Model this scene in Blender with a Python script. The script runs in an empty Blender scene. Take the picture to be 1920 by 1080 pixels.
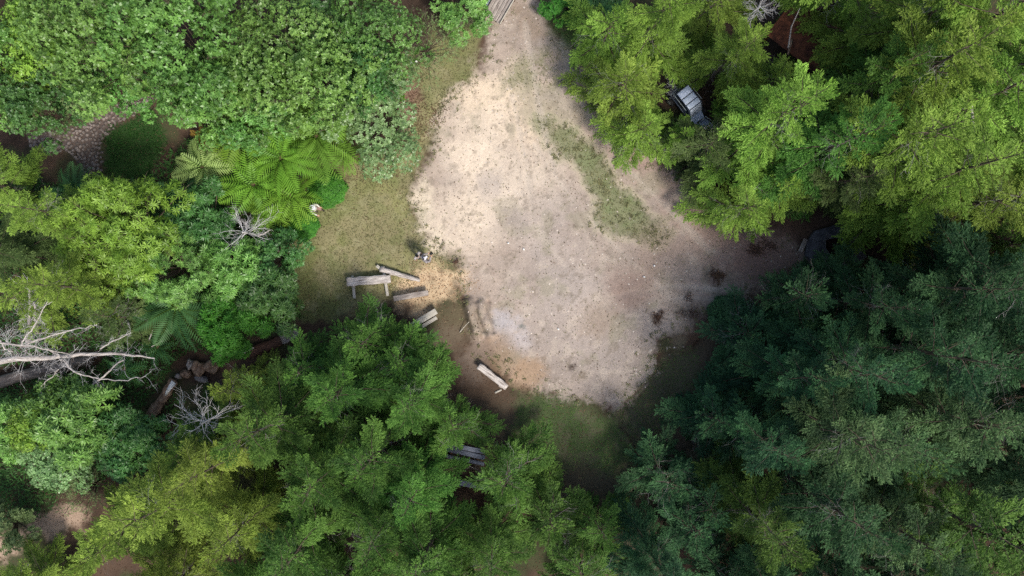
import bpy, math, random
import numpy as np
from mathutils import Vector, Matrix, Euler

scene = bpy.context.scene
COL = scene.collection
R = math.radians
CAM_H = 45.0
FPX = 1479.0                      # focal length in pixels of the 1920 px wide photograph

# ------------------------------------------------------------------ camera
cam_data = bpy.data.cameras.new("drone_camera")
cam_data.sensor_width = 36.0
cam_data.lens = 36.0 * FPX / 1920.0
cam_data.clip_start = 0.5
cam_data.clip_end = 800
cam = bpy.data.objects.new("drone_camera", cam_data)
COL.objects.link(cam)
cam.location = (0, 0, CAM_H)
cam.rotation_euler = (0, 0, 0)
scene.camera = cam

# ------------------------------------------------------------------ light
SUN_AZ = math.atan2(-0.80, 0.60)     # where the sun stands, seen from above (x right, y up)
SUN_EL = R(52)
sdir = Vector((math.cos(SUN_AZ) * math.cos(SUN_EL), math.sin(SUN_AZ) * math.cos(SUN_EL), math.sin(SUN_EL)))
world = bpy.data.worlds.new("World")
scene.world = world
world.use_nodes = True
wn = world.node_tree.nodes
wl = world.node_tree.links
wn.clear()
sky = wn.new("ShaderNodeTexSky")
sky.sky_type = 'NISHITA'
sky.sun_disc = False
sky.sun_elevation = SUN_EL
sky.sun_rotation = math.pi / 2 - SUN_AZ
sky.air_density = 1.2
sky.dust_density = 3.0
bg = wn.new("ShaderNodeBackground")
bg.inputs["Strength"].default_value = 0.12
wo = wn.new("ShaderNodeOutputWorld")
wl.new(sky.outputs[0], bg.inputs[0])
wl.new(bg.outputs[0], wo.inputs[0])
sun_data = bpy.data.lights.new("sun", 'SUN')
sun_data.energy = 2.75
sun_data.angle = R(11)
sun_data.color = (1.0, 0.95, 0.87)
sun = bpy.data.objects.new("sun", sun_data)
COL.objects.link(sun)
sun.rotation_euler = sdir.to_track_quat('Z', 'Y').to_euler()
sun.location = sdir * 80
scene.view_settings.view_transform = 'Standard'
scene.view_settings.look = 'None'
scene.view_settings.exposure = 0.62
scene.view_settings.gamma = 1.0
scene.render.engine = 'CYCLES'
scene.cycles.max_bounces = 5
scene.cycles.diffuse_bounces = 3
scene.cycles.glossy_bounces = 2
scene.cycles.transmission_bounces = 4
scene.cycles.transparent_max_bounces = 8
scene.cycles.use_denoising = False
scene.cycles.caustics_reflective = False
scene.cycles.caustics_refractive = False

rng = np.random.default_rng(7)
random.seed(7)

# ------------------------------------------------------------------ numeric helpers
def smooth(x):
    x = np.clip(x, 0, 1)
    return x * x * (3 - 2 * x)

def vnoise(x, y, s, seed):
    """smooth value noise, cell size s metres"""
    x = np.asarray(x, float) / s + 1000.0; y = np.asarray(y, float) / s + 1000.0
    xi = np.floor(x).astype(np.int64); yi = np.floor(y).astype(np.int64)
    fx = smooth(x - xi); fy = smooth(y - yi)
    def h(a, b):
        n = (a * 374761393 + b * 668265263 + seed * 1442695041) & 0xffffffff
        n = ((n ^ (n >> 13)) * 1274126177) & 0xffffffff
        n = (n ^ (n >> 16)) & 0xffffffff
        return n / 4294967295.0
    a = h(xi, yi); b = h(xi + 1, yi); c = h(xi, yi + 1); d = h(xi + 1, yi + 1)
    return (a * (1 - fx) + b * fx) * (1 - fy) + (c * (1 - fx) + d * fx) * fy

def fbm(x, y, s, seed, octaves=4, gain=0.5):
    t = 0; a = 1; n = 0
    for i in range(octaves):
        t = t + a * vnoise(x, y, s / (2 ** i), seed + i * 17); n += a; a *= gain
    return t / n

def G(px, py, z=0.0):
    """ground-plan metres of a photo pixel whose point stands z metres up"""
    k = (CAM_H - z) / FPX
    return (px - 960) * k, (540 - py) * k

def poly_m(pts):
    return np.array([G(*p) for p in pts])

def sdist(x, y, P):
    """signed distance to a polygon in metres, negative inside"""
    x = np.asarray(x, float); y = np.asarray(y, float)
    d = np.full(x.shape, 1e9); inside = np.zeros(x.shape, bool)
    n = len(P)
    for i in range(n):
        ax, ay = P[i]; bx, by = P[(i + 1) % n]
        ex, ey = bx - ax, by - ay
        t = np.clip(((x - ax) * ex + (y - ay) * ey) / (ex * ex + ey * ey), 0, 1)
        d = np.minimum(d, np.hypot(x - ax - t * ex, y - ay - t * ey))
        if ay != by:
            inside ^= ((ay > y) != (by > y)) & (x < (bx - ax) * (y - ay) / (by - ay) + ax)
    return np.where(inside, -d, d)

def seg_d(x, y, pts):
    P = poly_m(pts); d = np.full(np.shape(x), 1e9)
    for i in range(len(P) - 1):
        ax, ay = P[i]; bx, by = P[i + 1]; ex, ey = bx - ax, by - ay
        t = np.clip(((x - ax) * ex + (y - ay) * ey) / (ex * ex + ey * ey), 0, 1)
        d = np.minimum(d, np.hypot(x - ax - t * ex, y - ay - t * ey))
    return d

DIRT = poly_m([(905,70),(925,20),(960,-30),(1000,-30),(1035,60),(1085,100),(1110,200),(1165,250),(1240,310),(1320,380),(1370,430),(1440,440),(1520,470),(1440,545),(1335,575),(1300,620),(1235,640),(1215,690),(1180,745),(1140,768),(1060,738),(1000,728),(950,690),(895,650),(880,590),(872,540),(850,490),(805,450),(775,390),(770,350),(800,290),(820,230),(860,170),(890,150)])
ISLAND = poly_m([(1012,228),(1060,240),(1120,290),(1150,340),(1200,380),(1252,440),(1230,462),(1150,440),(1112,420),(1118,370),(1090,320),(1040,285)])
LGRASS = poly_m([(905,70),(890,150),(860,170),(820,230),(800,290),(770,350),(775,390),(805,450),(850,490),(865,515),(800,500),(720,570),(640,590),(560,600),(535,560),(520,470),(555,440),(640,340),(700,285),(770,270),(790,180),(760,100),(830,60),(870,0),(930,-40),(925,20)])
REDL = poly_m([(735,150),(770,130),(800,170),(822,205),(792,275),(745,345),(700,350),(640,330),(650,290),(770,262)])
STRAW = poly_m([(735,525),(790,500),(870,505),(885,525),(850,560),(790,590),(740,560)])
BGRASS = poly_m([(965,740),(1010,735),(1060,745),(1150,775),(1215,700),(1260,650),(1320,660),(1330,730),(1280,780),(1230,860),(1150,880),(1040,870),(960,830)])
TOPG = poly_m([(1035,60),(1010,-10),(1100,-20),(1130,60),(1090,110)])
TOPG2 = poly_m([(945,130),(1040,75),(1050,150),(1010,170),(960,160)])
LAWN = poly_m([(193,250),(240,225),(285,205),(310,250),(305,290),(285,330),(240,350),(190,330)])
PATH = poly_m([(55,258),(150,235),(190,205),(265,180),(300,150),(308,168),(275,200),(215,238),(192,262),(190,330),(160,330),(135,285),(60,285)])
SANDY = poly_m([(55,985),(130,945),(160,960),(150,990),(100,1008),(50,1008),(10,1050),(-60,1070),(-60,1020),(10,1005)])
LEDGE = poly_m([(1330,620),(1290,650),(1235,650),(1222,690),(1195,730),(1170,760),(1150,776),(1200,860),(1420,860),(1420,640)])

TRACKS = ([(985,40),(1010,200),(1040,330),(1130,440),(1260,560),(1420,560)], [(1040,30),(1080,180),(1180,320),(1330,470),(1450,500)],
          [(1150,555),(1250,535),(1400,545)], [(960,180),(985,300),(1000,420),(1060,500)])

def height(x, y):
    x = np.asarray(x, float); y = np.asarray(y, float)
    h = 0.10 * (fbm(x, y, 4.0, 3, 3) - 0.5) + 0.05 * (fbm(x, y, 0.7, 11, 3) - 0.5)
    w = 0.12 * (fbm(x, y, 0.5, 21, 3) - 0.5)
    # two low earth ridges with gullies between them
    r1 = seg_d(x, y, [(882,572),(888,600),(896,622)]) + w * 1.2
    r2 = seg_d(x, y, [(902,572),(908,592),(917,612),(920,625)]) + w * 1.2
    g1 = seg_d(x, y, [(893,566),(893,590),(900,608),(906,622)]) + w
    g2 = seg_d(x, y, [(915,566),(914,585),(922,600),(926,622)]) + w
    lum = 1 + 1.1 * (fbm(x, y, .8, 171, 3) - .5)
    h = h + 0.34 * lum * smooth(1.2 - r1 / 0.46) + 0.34 * lum * smooth(1.2 - r2 / 0.42) - 0.16 * smooth(1.2 - g1 / 0.16) - 0.16 * smooth(1.2 - g2 / 0.15)
    for tp in TRACKS:
        td = np.abs(seg_d(x, y, tp) + 0.5 * (fbm(x, y, 1.6, 31, 4) - .5))
        h = h - 0.022 * smooth(1 - td / .22) + 0.012 * smooth(1 - np.abs(td - .34) / .16)
    # the dirt pad ends in a crumbled little step
    d = sdist(x, y, LEDGE) + w * 2.2 + .5 * (fbm(x, y, 1.6, 161, 3) - .5)
    h = h - 0.22 * smooth(-d / 0.45) 
    h = h - 0.10 * smooth(1 - np.abs(d + .15) / 0.14) * smooth(fbm(x, y, .9, 151, 3) * 3 - .9)
    return h

def hz(x, y):
    return float(height(np.array([x]), np.array([y]))[0])

# ------------------------------------------------------------------ mesh helpers
def build_mesh(name, verts, faces, tint=None, vcol=None, smooth_shade=False):
    """verts (n,3); faces: list of int arrays (m,k)"""
    me = bpy.data.meshes.new(name)
    verts = np.ascontiguousarray(verts, dtype=np.float32)
    me.vertices.add(len(verts)); me.vertices.foreach_set("co", verts.ravel())
    tot = np.concatenate([np.full(len(f), f.shape[1], np.int32) for f in faces])
    loops = np.concatenate([np.asarray(f, np.int32).ravel() for f in faces])
    start = np.concatenate([[0], np.cumsum(tot)[:-1]]).astype(np.int32)
    me.loops.add(len(loops)); me.loops.foreach_set("vertex_index", loops)
    me.polygons.add(len(tot)); me.polygons.foreach_set("loop_start", start)
    try:
        me.polygons.foreach_set("loop_total", tot)
    except Exception:
        pass
    if smooth_shade:
        me.polygons.foreach_set("use_smooth", np.ones(len(tot), bool))
    me.update(calc_edges=True)
    if tint is not None:
        a = me.attributes.new("tint", 'FLOAT', 'FACE'); a.data.foreach_set("value", np.asarray(tint, np.float32))
    if vcol is not None:
        a = me.attributes.new("soil", 'FLOAT_COLOR', 'POINT')
        c = np.ones((len(verts), 4), np.float32); c[:, :vcol.shape[1]] = vcol
        a.data.foreach_set("color", c.ravel())
    return me

def link(name, me, mat=None, parent=None, loc=None, rot=None, scale=None):
    o = bpy.data.objects.new(name, me)
    COL.objects.link(o)
    if mat is not None and me is not None and not me.materials:
        me.materials.append(mat)
    if parent is not None: o.parent = parent
    if loc is not None: o.location = loc
    if rot is not None: o.rotation_euler = rot
    if scale is not None: o.scale = (scale,) * 3 if np.isscalar(scale) else scale
    return o

def tag(o, label=None, cat=None, group=None, kind=None):
    if label: o["label"] = label
    if cat: o["category"] = cat
    if group: o["group"] = group
    if kind: o["kind"] = kind
    return o

def empty(name, loc=(0, 0, 0), rz=0.0, label=None, cat=None, group=None):
    o = bpy.data.objects.new(name, None); COL.objects.link(o)
    o.empty_display_size = 0.3
    o.location = loc; o.rotation_euler = (0, 0, rz)
    return tag(o, label, cat, group)

def unit(a):
    a = np.asarray(a, float)
    return a / np.maximum(np.linalg.norm(a, axis=-1, keepdims=True), 1e-9)

def leaf_quads(P, D, N, L, W, mid=0.45, fold=0.0):
    """one pointed rhombic leaf per row"""
    P = np.asarray(P, float); D = unit(D); S = unit(np.cross(D, N)); U = np.cross(S, D)
    L = np.asarray(L, float).reshape(-1, 1); W = np.asarray(W, float).reshape(-1, 1)
    m = P + D * L * mid + U * (fold * W)
    v = np.stack([P, m + S * W * .5, P + D * L, m - S * W * .5], 1).reshape(-1, 3)
    f = np.arange(len(P) * 4).reshape(-1, 4)
    return v, f

class Wood:
    """collects tapered tubes, boxes and lumps into one mesh"""
    def __init__(s): s.v = []; s.f = []; s.n = 0
    def add(s, v, f):
        s.v.append(np.asarray(v, float)); s.f.append(np.asarray(f, np.int64) + s.n); s.n += len(v)
    def tube(s, pts, rad, k=6, cap=True):
        pts = np.asarray(pts, float); n = len(pts)
        rad = np.broadcast_to(np.asarray(rad, float), (n,))
        T = unit(np.gradient(pts, axis=0)) if n > 2 else unit(np.repeat([pts[1] - pts[0]], 2, 0))
        ref = np.array([0, 0, 1.0]) if abs(T[0][2]) < .8 else np.array([1.0, 0, 0])
        A = unit(np.cross(T, ref)); B = np.cross(T, A)
        an = np.linspace(0, 2 * np.pi, k, endpoint=False)
        v = pts[:, None] + rad[:, None, None] * (A[:, None] * np.cos(an)[None, :, None] + B[:, None] * np.sin(an)[None, :, None])
        i = np.arange(n - 1)[:, None] * k; j = np.arange(k)[None]; j2 = (j + 1) % k
        f = np.stack([i + j, i + j2, i + k + j2, i + k + j], -1).reshape(-1, 4)
        s.add(v.reshape(-1, 3), f)
        if cap:
            for e, q in ((0, pts[0]), (n - 1, pts[-1])):
                ring = v[e]; c = np.vstack([ring, [q]])
                s.add(c, np.stack([np.arange(k), (np.arange(k) + 1) % k, np.full(k, k)], 1)[:, [0, 1, 2, 2]][:, :3])
        return s
    def box(s, c, size, rz=0.0, ry=0.0, rx=0.0):
        h = np.array(size) / 2
        v = np.array([[x, y, z] for x in (-1, 1) for y in (-1, 1) for z in (-1, 1)], float) * h
        M = np.array(Euler((rx, ry, rz)).to_matrix())
        v = v @ M.T + np.array(c)
        s.add(v, [[0, 1, 3, 2], [4, 6, 7, 5], [0, 4, 5, 1], [2, 3, 7, 6], [0, 2, 6, 4], [1, 5, 7, 3]])
        return s
    def mesh(s, name, sm=False):
        q = [f for f in s.f if f.shape[1] == 4]; t = [f for f in s.f if f.shape[1] == 3]
        F = []
        if q: F.append(np.concatenate(q))
        if t: F.append(np.concatenate(t))
        return build_mesh(name, np.concatenate(s.v), F, smooth_shade=sm)

# ------------------------------------------------------------------ materials
def new_mat(name):
    m = bpy.data.materials.new(name); m.use_nodes = True
    nt = m.node_tree; nt.nodes.clear()
    out = nt.nodes.new("ShaderNodeOutputMaterial")
    return m, nt, out

def nd(nt, t, **kw):
    n = nt.nodes.new(t)
    for k, v in kw.items(): setattr(n, k, v)
    return n

def mixc(nt, fac, a, b, blend='MIX'):
    n = nt.nodes.new("ShaderNodeMix"); n.data_type = 'RGBA'; n.blend_type = blend
    for s, v in ((n.inputs[0], fac), (n.inputs[6], a), (n.inputs[7], b)):
        if isinstance(v, bpy.types.NodeSocket): nt.links.new(v, s)
        elif isinstance(v, (int, float)): s.default_value = v
        else: s.default_value = (*v, 1)
    return n.outputs[2]

def maprange(nt, v, a, b, c, d):
    n = nt.nodes.new("ShaderNodeMapRange")
    nt.links.new(v, n.inputs[0])
    for i, x in enumerate((a, b, c, d)): n.inputs[i + 1].default_value = x
    return n.outputs[0]

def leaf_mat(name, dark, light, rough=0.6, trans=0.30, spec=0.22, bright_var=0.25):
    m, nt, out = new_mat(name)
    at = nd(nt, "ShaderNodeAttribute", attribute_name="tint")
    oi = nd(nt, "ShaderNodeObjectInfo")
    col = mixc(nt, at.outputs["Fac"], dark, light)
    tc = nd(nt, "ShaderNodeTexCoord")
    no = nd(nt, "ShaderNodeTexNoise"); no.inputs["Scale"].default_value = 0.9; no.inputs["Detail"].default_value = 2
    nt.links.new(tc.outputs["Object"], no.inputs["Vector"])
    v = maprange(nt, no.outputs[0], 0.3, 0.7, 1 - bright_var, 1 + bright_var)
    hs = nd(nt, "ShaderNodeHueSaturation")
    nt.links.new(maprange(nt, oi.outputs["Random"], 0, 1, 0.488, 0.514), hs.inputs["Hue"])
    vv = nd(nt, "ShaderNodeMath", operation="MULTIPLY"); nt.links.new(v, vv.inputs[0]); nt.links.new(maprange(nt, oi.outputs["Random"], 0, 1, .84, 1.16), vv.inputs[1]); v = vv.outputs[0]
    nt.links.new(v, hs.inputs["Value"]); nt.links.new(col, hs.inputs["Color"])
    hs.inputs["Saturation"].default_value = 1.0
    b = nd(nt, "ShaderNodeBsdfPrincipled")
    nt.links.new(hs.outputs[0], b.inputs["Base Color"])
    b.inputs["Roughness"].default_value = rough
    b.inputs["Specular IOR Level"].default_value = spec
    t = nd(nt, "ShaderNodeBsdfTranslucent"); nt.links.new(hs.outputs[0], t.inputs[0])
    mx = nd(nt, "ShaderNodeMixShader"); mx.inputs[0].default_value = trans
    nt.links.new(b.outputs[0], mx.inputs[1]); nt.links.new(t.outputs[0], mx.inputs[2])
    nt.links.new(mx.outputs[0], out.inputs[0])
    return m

def solid_mat(name, a, b, scale=6.0, stretch=(1, 1, 1), rough=0.8, bump=0.3, detail=5, metal=0.0, spec=0.3, lo=.35, hi=.65):
    """two-tone noise material in object space"""
    m, nt, out = new_mat(name)
    tc = nd(nt, "ShaderNodeTexCoord"); mp = nd(nt, "ShaderNodeMapping"); mp.inputs["Scale"].default_value = stretch
    nt.links.new(tc.outputs["Object"], mp.inputs[0])
    no = nd(nt, "ShaderNodeTexNoise"); no.inputs["Scale"].default_value = scale; no.inputs["Detail"].default_value = detail
    nt.links.new(mp.outputs[0], no.inputs["Vector"])
    f = maprange(nt, no.outputs[0], lo, hi, 0, 1)
    p = nd(nt, "ShaderNodeBsdfPrincipled")
    nt.links.new(mixc(nt, f, a, b), p.inputs["Base Color"])
    p.inputs["Roughness"].default_value = rough; p.inputs["Metallic"].default_value = metal
    p.inputs["Specular IOR Level"].default_value = spec
    if bump:
        bm = nd(nt, "ShaderNodeBump"); bm.inputs["Strength"].default_value = bump; bm.inputs["Distance"].default_value = 0.03
        nt.links.new(no.outputs[0], bm.inputs["Height"]); nt.links.new(bm.outputs[0], p.inputs["Normal"])
    nt.links.new(p.outputs[0], out.inputs[0])
    return m

M = {}
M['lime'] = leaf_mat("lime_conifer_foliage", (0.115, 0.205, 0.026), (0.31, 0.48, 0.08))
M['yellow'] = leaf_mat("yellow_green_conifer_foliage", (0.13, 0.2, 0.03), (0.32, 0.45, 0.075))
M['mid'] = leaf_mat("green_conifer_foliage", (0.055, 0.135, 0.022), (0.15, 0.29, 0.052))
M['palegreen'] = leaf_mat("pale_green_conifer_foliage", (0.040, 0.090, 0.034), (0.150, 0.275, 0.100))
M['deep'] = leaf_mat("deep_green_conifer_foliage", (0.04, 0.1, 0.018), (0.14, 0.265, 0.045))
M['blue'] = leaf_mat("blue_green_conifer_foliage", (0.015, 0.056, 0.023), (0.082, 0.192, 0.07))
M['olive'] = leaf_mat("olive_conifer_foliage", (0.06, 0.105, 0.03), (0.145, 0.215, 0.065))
M['broad'] = leaf_mat("broadleaf_foliage", (0.08, 0.18, 0.032), (0.25, 0.46, 0.1), rough=0.42, spec=0.5)
M['broad_mid'] = leaf_mat("mid_broadleaf_foliage", (0.06, 0.15, 0.028), (0.19, 0.375, 0.08), rough=0.42, spec=0.5)
M['broad_dark'] = leaf_mat("dark_broadleaf_foliage", (0.035, 0.105, 0.026), (0.11, 0.25, 0.06), rough=0.45, spec=0.45)
M['broad_pale'] = leaf_mat("pale_broadleaf_foliage", (0.11, 0.23, 0.07), (0.3, 0.48, 0.19), rough=0.38, spec=0.55)
M['broad_lime'] = leaf_mat("lime_broadleaf_foliage", (0.13, 0.24, 0.024), (0.27, 0.42, 0.06), rough=0.45, spec=0.4)
M['hedge'] = leaf_mat("vivid_green_bush_foliage", (0.035, 0.15, 0.016), (0.11, 0.31, 0.04), rough=0.5)
M['thin'] = leaf_mat("grey_green_foliage", (0.12, 0.175, 0.06), (0.215, 0.28, 0.11), rough=0.6)
M['fern'] = leaf_mat("fern_fronds_green", (0.09, 0.2, 0.018), (0.22, 0.38, 0.04), rough=0.5)
M['fern_bright'] = leaf_mat("fern_fronds_bright", (0.11, 0.27, 0.03), (0.21, 0.41, 0.06), rough=0.5)
M['fern_dark'] = leaf_mat("fern_fronds_dark", (0.035, 0.105, 0.032), (0.09, 0.195, 0.062), rough=0.5)
M['fern_pale'] = leaf_mat("fern_fronds_pale", (0.2, 0.3, 0.08), (0.36, 0.46, 0.15), rough=0.5)
M['fern_dead'] = leaf_mat("fern_fronds_dying", (0.200, 0.110, 0.020), (0.400, 0.280, 0.050), rough=0.7)
M['grass'] = leaf_mat("grass_blades", (0.115, 0.120, 0.042), (0.250, 0.235, 0.105), rough=0.7, bright_var=.3)
M['lawn'] = leaf_mat("dark_lawn_blades", (0.024, 0.08, 0.014), (0.06, 0.15, 0.03), rough=0.6, bright_var=.15)
M['straw'] = leaf_mat("wood_shavings", (0.400, 0.260, 0.130), (0.720, 0.540, 0.330), rough=0.8)
M['litter'] = leaf_mat("dry_leaf_litter", (0.075, 0.045, 0.028), (0.210, 0.130, 0.080), rough=0.85)
M['under'] = leaf_mat("undergrowth_leaves", (0.025, 0.08, 0.018), (0.085, 0.19, 0.04), rough=0.5)
M['bark'] = solid_mat("tree_bark", (0.060, 0.042, 0.030), (0.150, 0.115, 0.085), 9, (1, 1, .25))
M['twig'] = solid_mat("dead_grey_twigs", (0.380, 0.360, 0.360), (0.600, 0.580, 0.580), 5)
M['twig_dim'] = solid_mat("grey_inner_twigs", (0.20, 0.18, 0.17), (0.36, 0.34, 0.33), 5)
M['twig_brown'] = solid_mat("dead_brown_twigs", (0.16, 0.12, 0.10), (0.30, 0.25, 0.22), 5)
M['silver'] = solid_mat("bleached_wood", (0.210, 0.175, 0.155), (0.560, 0.510, 0.475), 5, (.35, 6, 6), bump=.9, lo=.38, hi=.60)
M['plank'] = solid_mat("weathered_plank", (0.150, 0.120, 0.105), (0.420, 0.370, 0.330), 6, (.3, 7, 7), bump=.8, lo=.38, hi=.62)
M['plank_pale'] = solid_mat("pale_plank", (0.330, 0.300, 0.250), (0.480, 0.450, 0.390), 6, (.3, 7, 7), bump=.4)
M['plank_blue'] = solid_mat("blue_grey_plank", (0.090, 0.105, 0.145), (0.190, 0.210, 0.270), 6, (.4, 6, 6), bump=.4)
M['cutend'] = solid_mat("sawn_end_grain", (0.30, 0.25, 0.19), (0.46, 0.40, 0.32), 14)
M['timber'] = solid_mat("dark_timber", (0.050, 0.025, 0.018), (0.125, 0.065, 0.045), 6, (.3, 6, 6), bump=.6)
M['greylog'] = solid_mat("grey_brown_log", (0.100, 0.075, 0.062), (0.210, 0.175, 0.150), 5, (.35, 4, 4), bump=.7)
M['stump'] = solid_mat("rotten_stump_wood", (0.120, 0.070, 0.045), (0.310, 0.215, 0.150), 5, bump=.7)
M['rockgrey'] = solid_mat("grey_stone", (0.150, 0.125, 0.115), (0.330, 0.300, 0.280), 6, bump=.6)
M['cobble'] = solid_mat("brown_cobble", (0.105, 0.085, 0.074), (0.270, 0.225, 0.200), 3, bump=.5)
M['whitestone'] = solid_mat("white_stone", (0.60, 0.58, 0.55), (0.80, 0.79, 0.77), 8, bump=.2)
M['gravel'] = solid_mat("pale_gravel", (0.260, 0.215, 0.180), (0.600, 0.530, 0.460), 2.5, bump=.2)
M['rust'] = solid_mat("rusted_iron", (0.060, 0.022, 0.014), (0.200, 0.070, 0.035), 3, (1, 1, 1), rough=.85, bump=.3)
M['pit'] = solid_mat("sooty_grey_stone", (0.050, 0.050, 0.058), (0.105, 0.105, 0.118), 4, rough=.8, bump=.4)
M['char'] = solid_mat("charred_wood", (0.010, 0.007, 0.006), (0.050, 0.022, 0.015), 8, bump=.5)
M['paint'] = solid_mat("faded_blue_grey_paint", (0.420, 0.490, 0.640), (0.600, 0.660, 0.800), 5, rough=.45, bump=.05, spec=.5)
M['dark_paint'] = solid_mat("dark_blue_paint", (0.030, 0.042, 0.065), (0.060, 0.078, 0.110), 6, rough=.5, bump=.05, spec=.5)
M['screen'] = solid_mat("painted_reflection_glass", (0.420, 0.480, 0.600), (0.600, 0.660, 0.760), 4, rough=.25, bump=0, spec=.6)  # reflected brightness painted into the opaque pane colour
M['rubber'] = solid_mat("black_rubber", (0.012, 0.012, 0.012), (0.03, 0.03, 0.03), 20, rough=.8, bump=.2)
M['steel'] = solid_mat("pale_steel_tube", (0.30, 0.33, 0.32), (0.50, 0.54, 0.52), 10, rough=.4, metal=.4, bump=0)
M['white_pl'] = solid_mat("white_plastic", (0.70, 0.70, 0.68), (0.82, 0.82, 0.80), 5, bump=0)
M['skin'] = solid_mat("skin", (0.400, 0.230, 0.160), (0.460, 0.275, 0.200), 4, rough=.55, bump=0)
M['hair'] = solid_mat("black_hair", (0.004, 0.0035, 0.003), (0.012, 0.010, 0.009), 40, rough=.5, bump=.3)
M['hair_brown'] = solid_mat("brown_hair", (0.020, 0.012, 0.008), (0.045, 0.028, 0.018), 40, rough=.6, bump=.3)
M['cap'] = solid_mat("white_cloth_cap", (0.55, 0.55, 0.58), (0.66, 0.66, 0.70), 20, rough=.9, bump=.1)
M['shirt_pale'] = solid_mat("pale_grey_shirt", (0.260, 0.240, 0.230), (0.360, 0.330, 0.320), 10, rough=.9, bump=.2)
M['shirt_grey'] = solid_mat("grey_shirt", (0.210, 0.190, 0.190), (0.320, 0.290, 0.290), 10, rough=.9, bump=.2)
M['shirt_cream'] = solid_mat("cream_shirt", (0.480, 0.470, 0.420), (0.600, 0.590, 0.530), 10, rough=.9, bump=.2)
M['trouser_dark'] = solid_mat("dark_trousers", (0.050, 0.045, 0.055), (0.090, 0.080, 0.095), 10, rough=.9, bump=.2)
M['trouser_pink'] = solid_mat("dusty_pink_trousers", (0.240, 0.140, 0.125), (0.330, 0.210, 0.190), 10, rough=.9, bump=.2)
M['shoe'] = solid_mat("dark_shoes", (0.03, 0.025, 0.02), (0.06, 0.05, 0.045), 10, rough=.7, bump=0)
M['eye'] = solid_mat("eye", (0.02, 0.015, 0.01), (0.5, 0.5, 0.5), 60, rough=.2, bump=0)
M['black_pl'] = solid_mat("black_plastic", (0.008, 0.009, 0.008), (0.02, 0.022, 0.02), 10, rough=.4, bump=0)
M['flower'] = solid_mat("white_petals", (0.70, 0.70, 0.66), (0.85, 0.85, 0.82), 10, rough=.7, bump=0)

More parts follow.
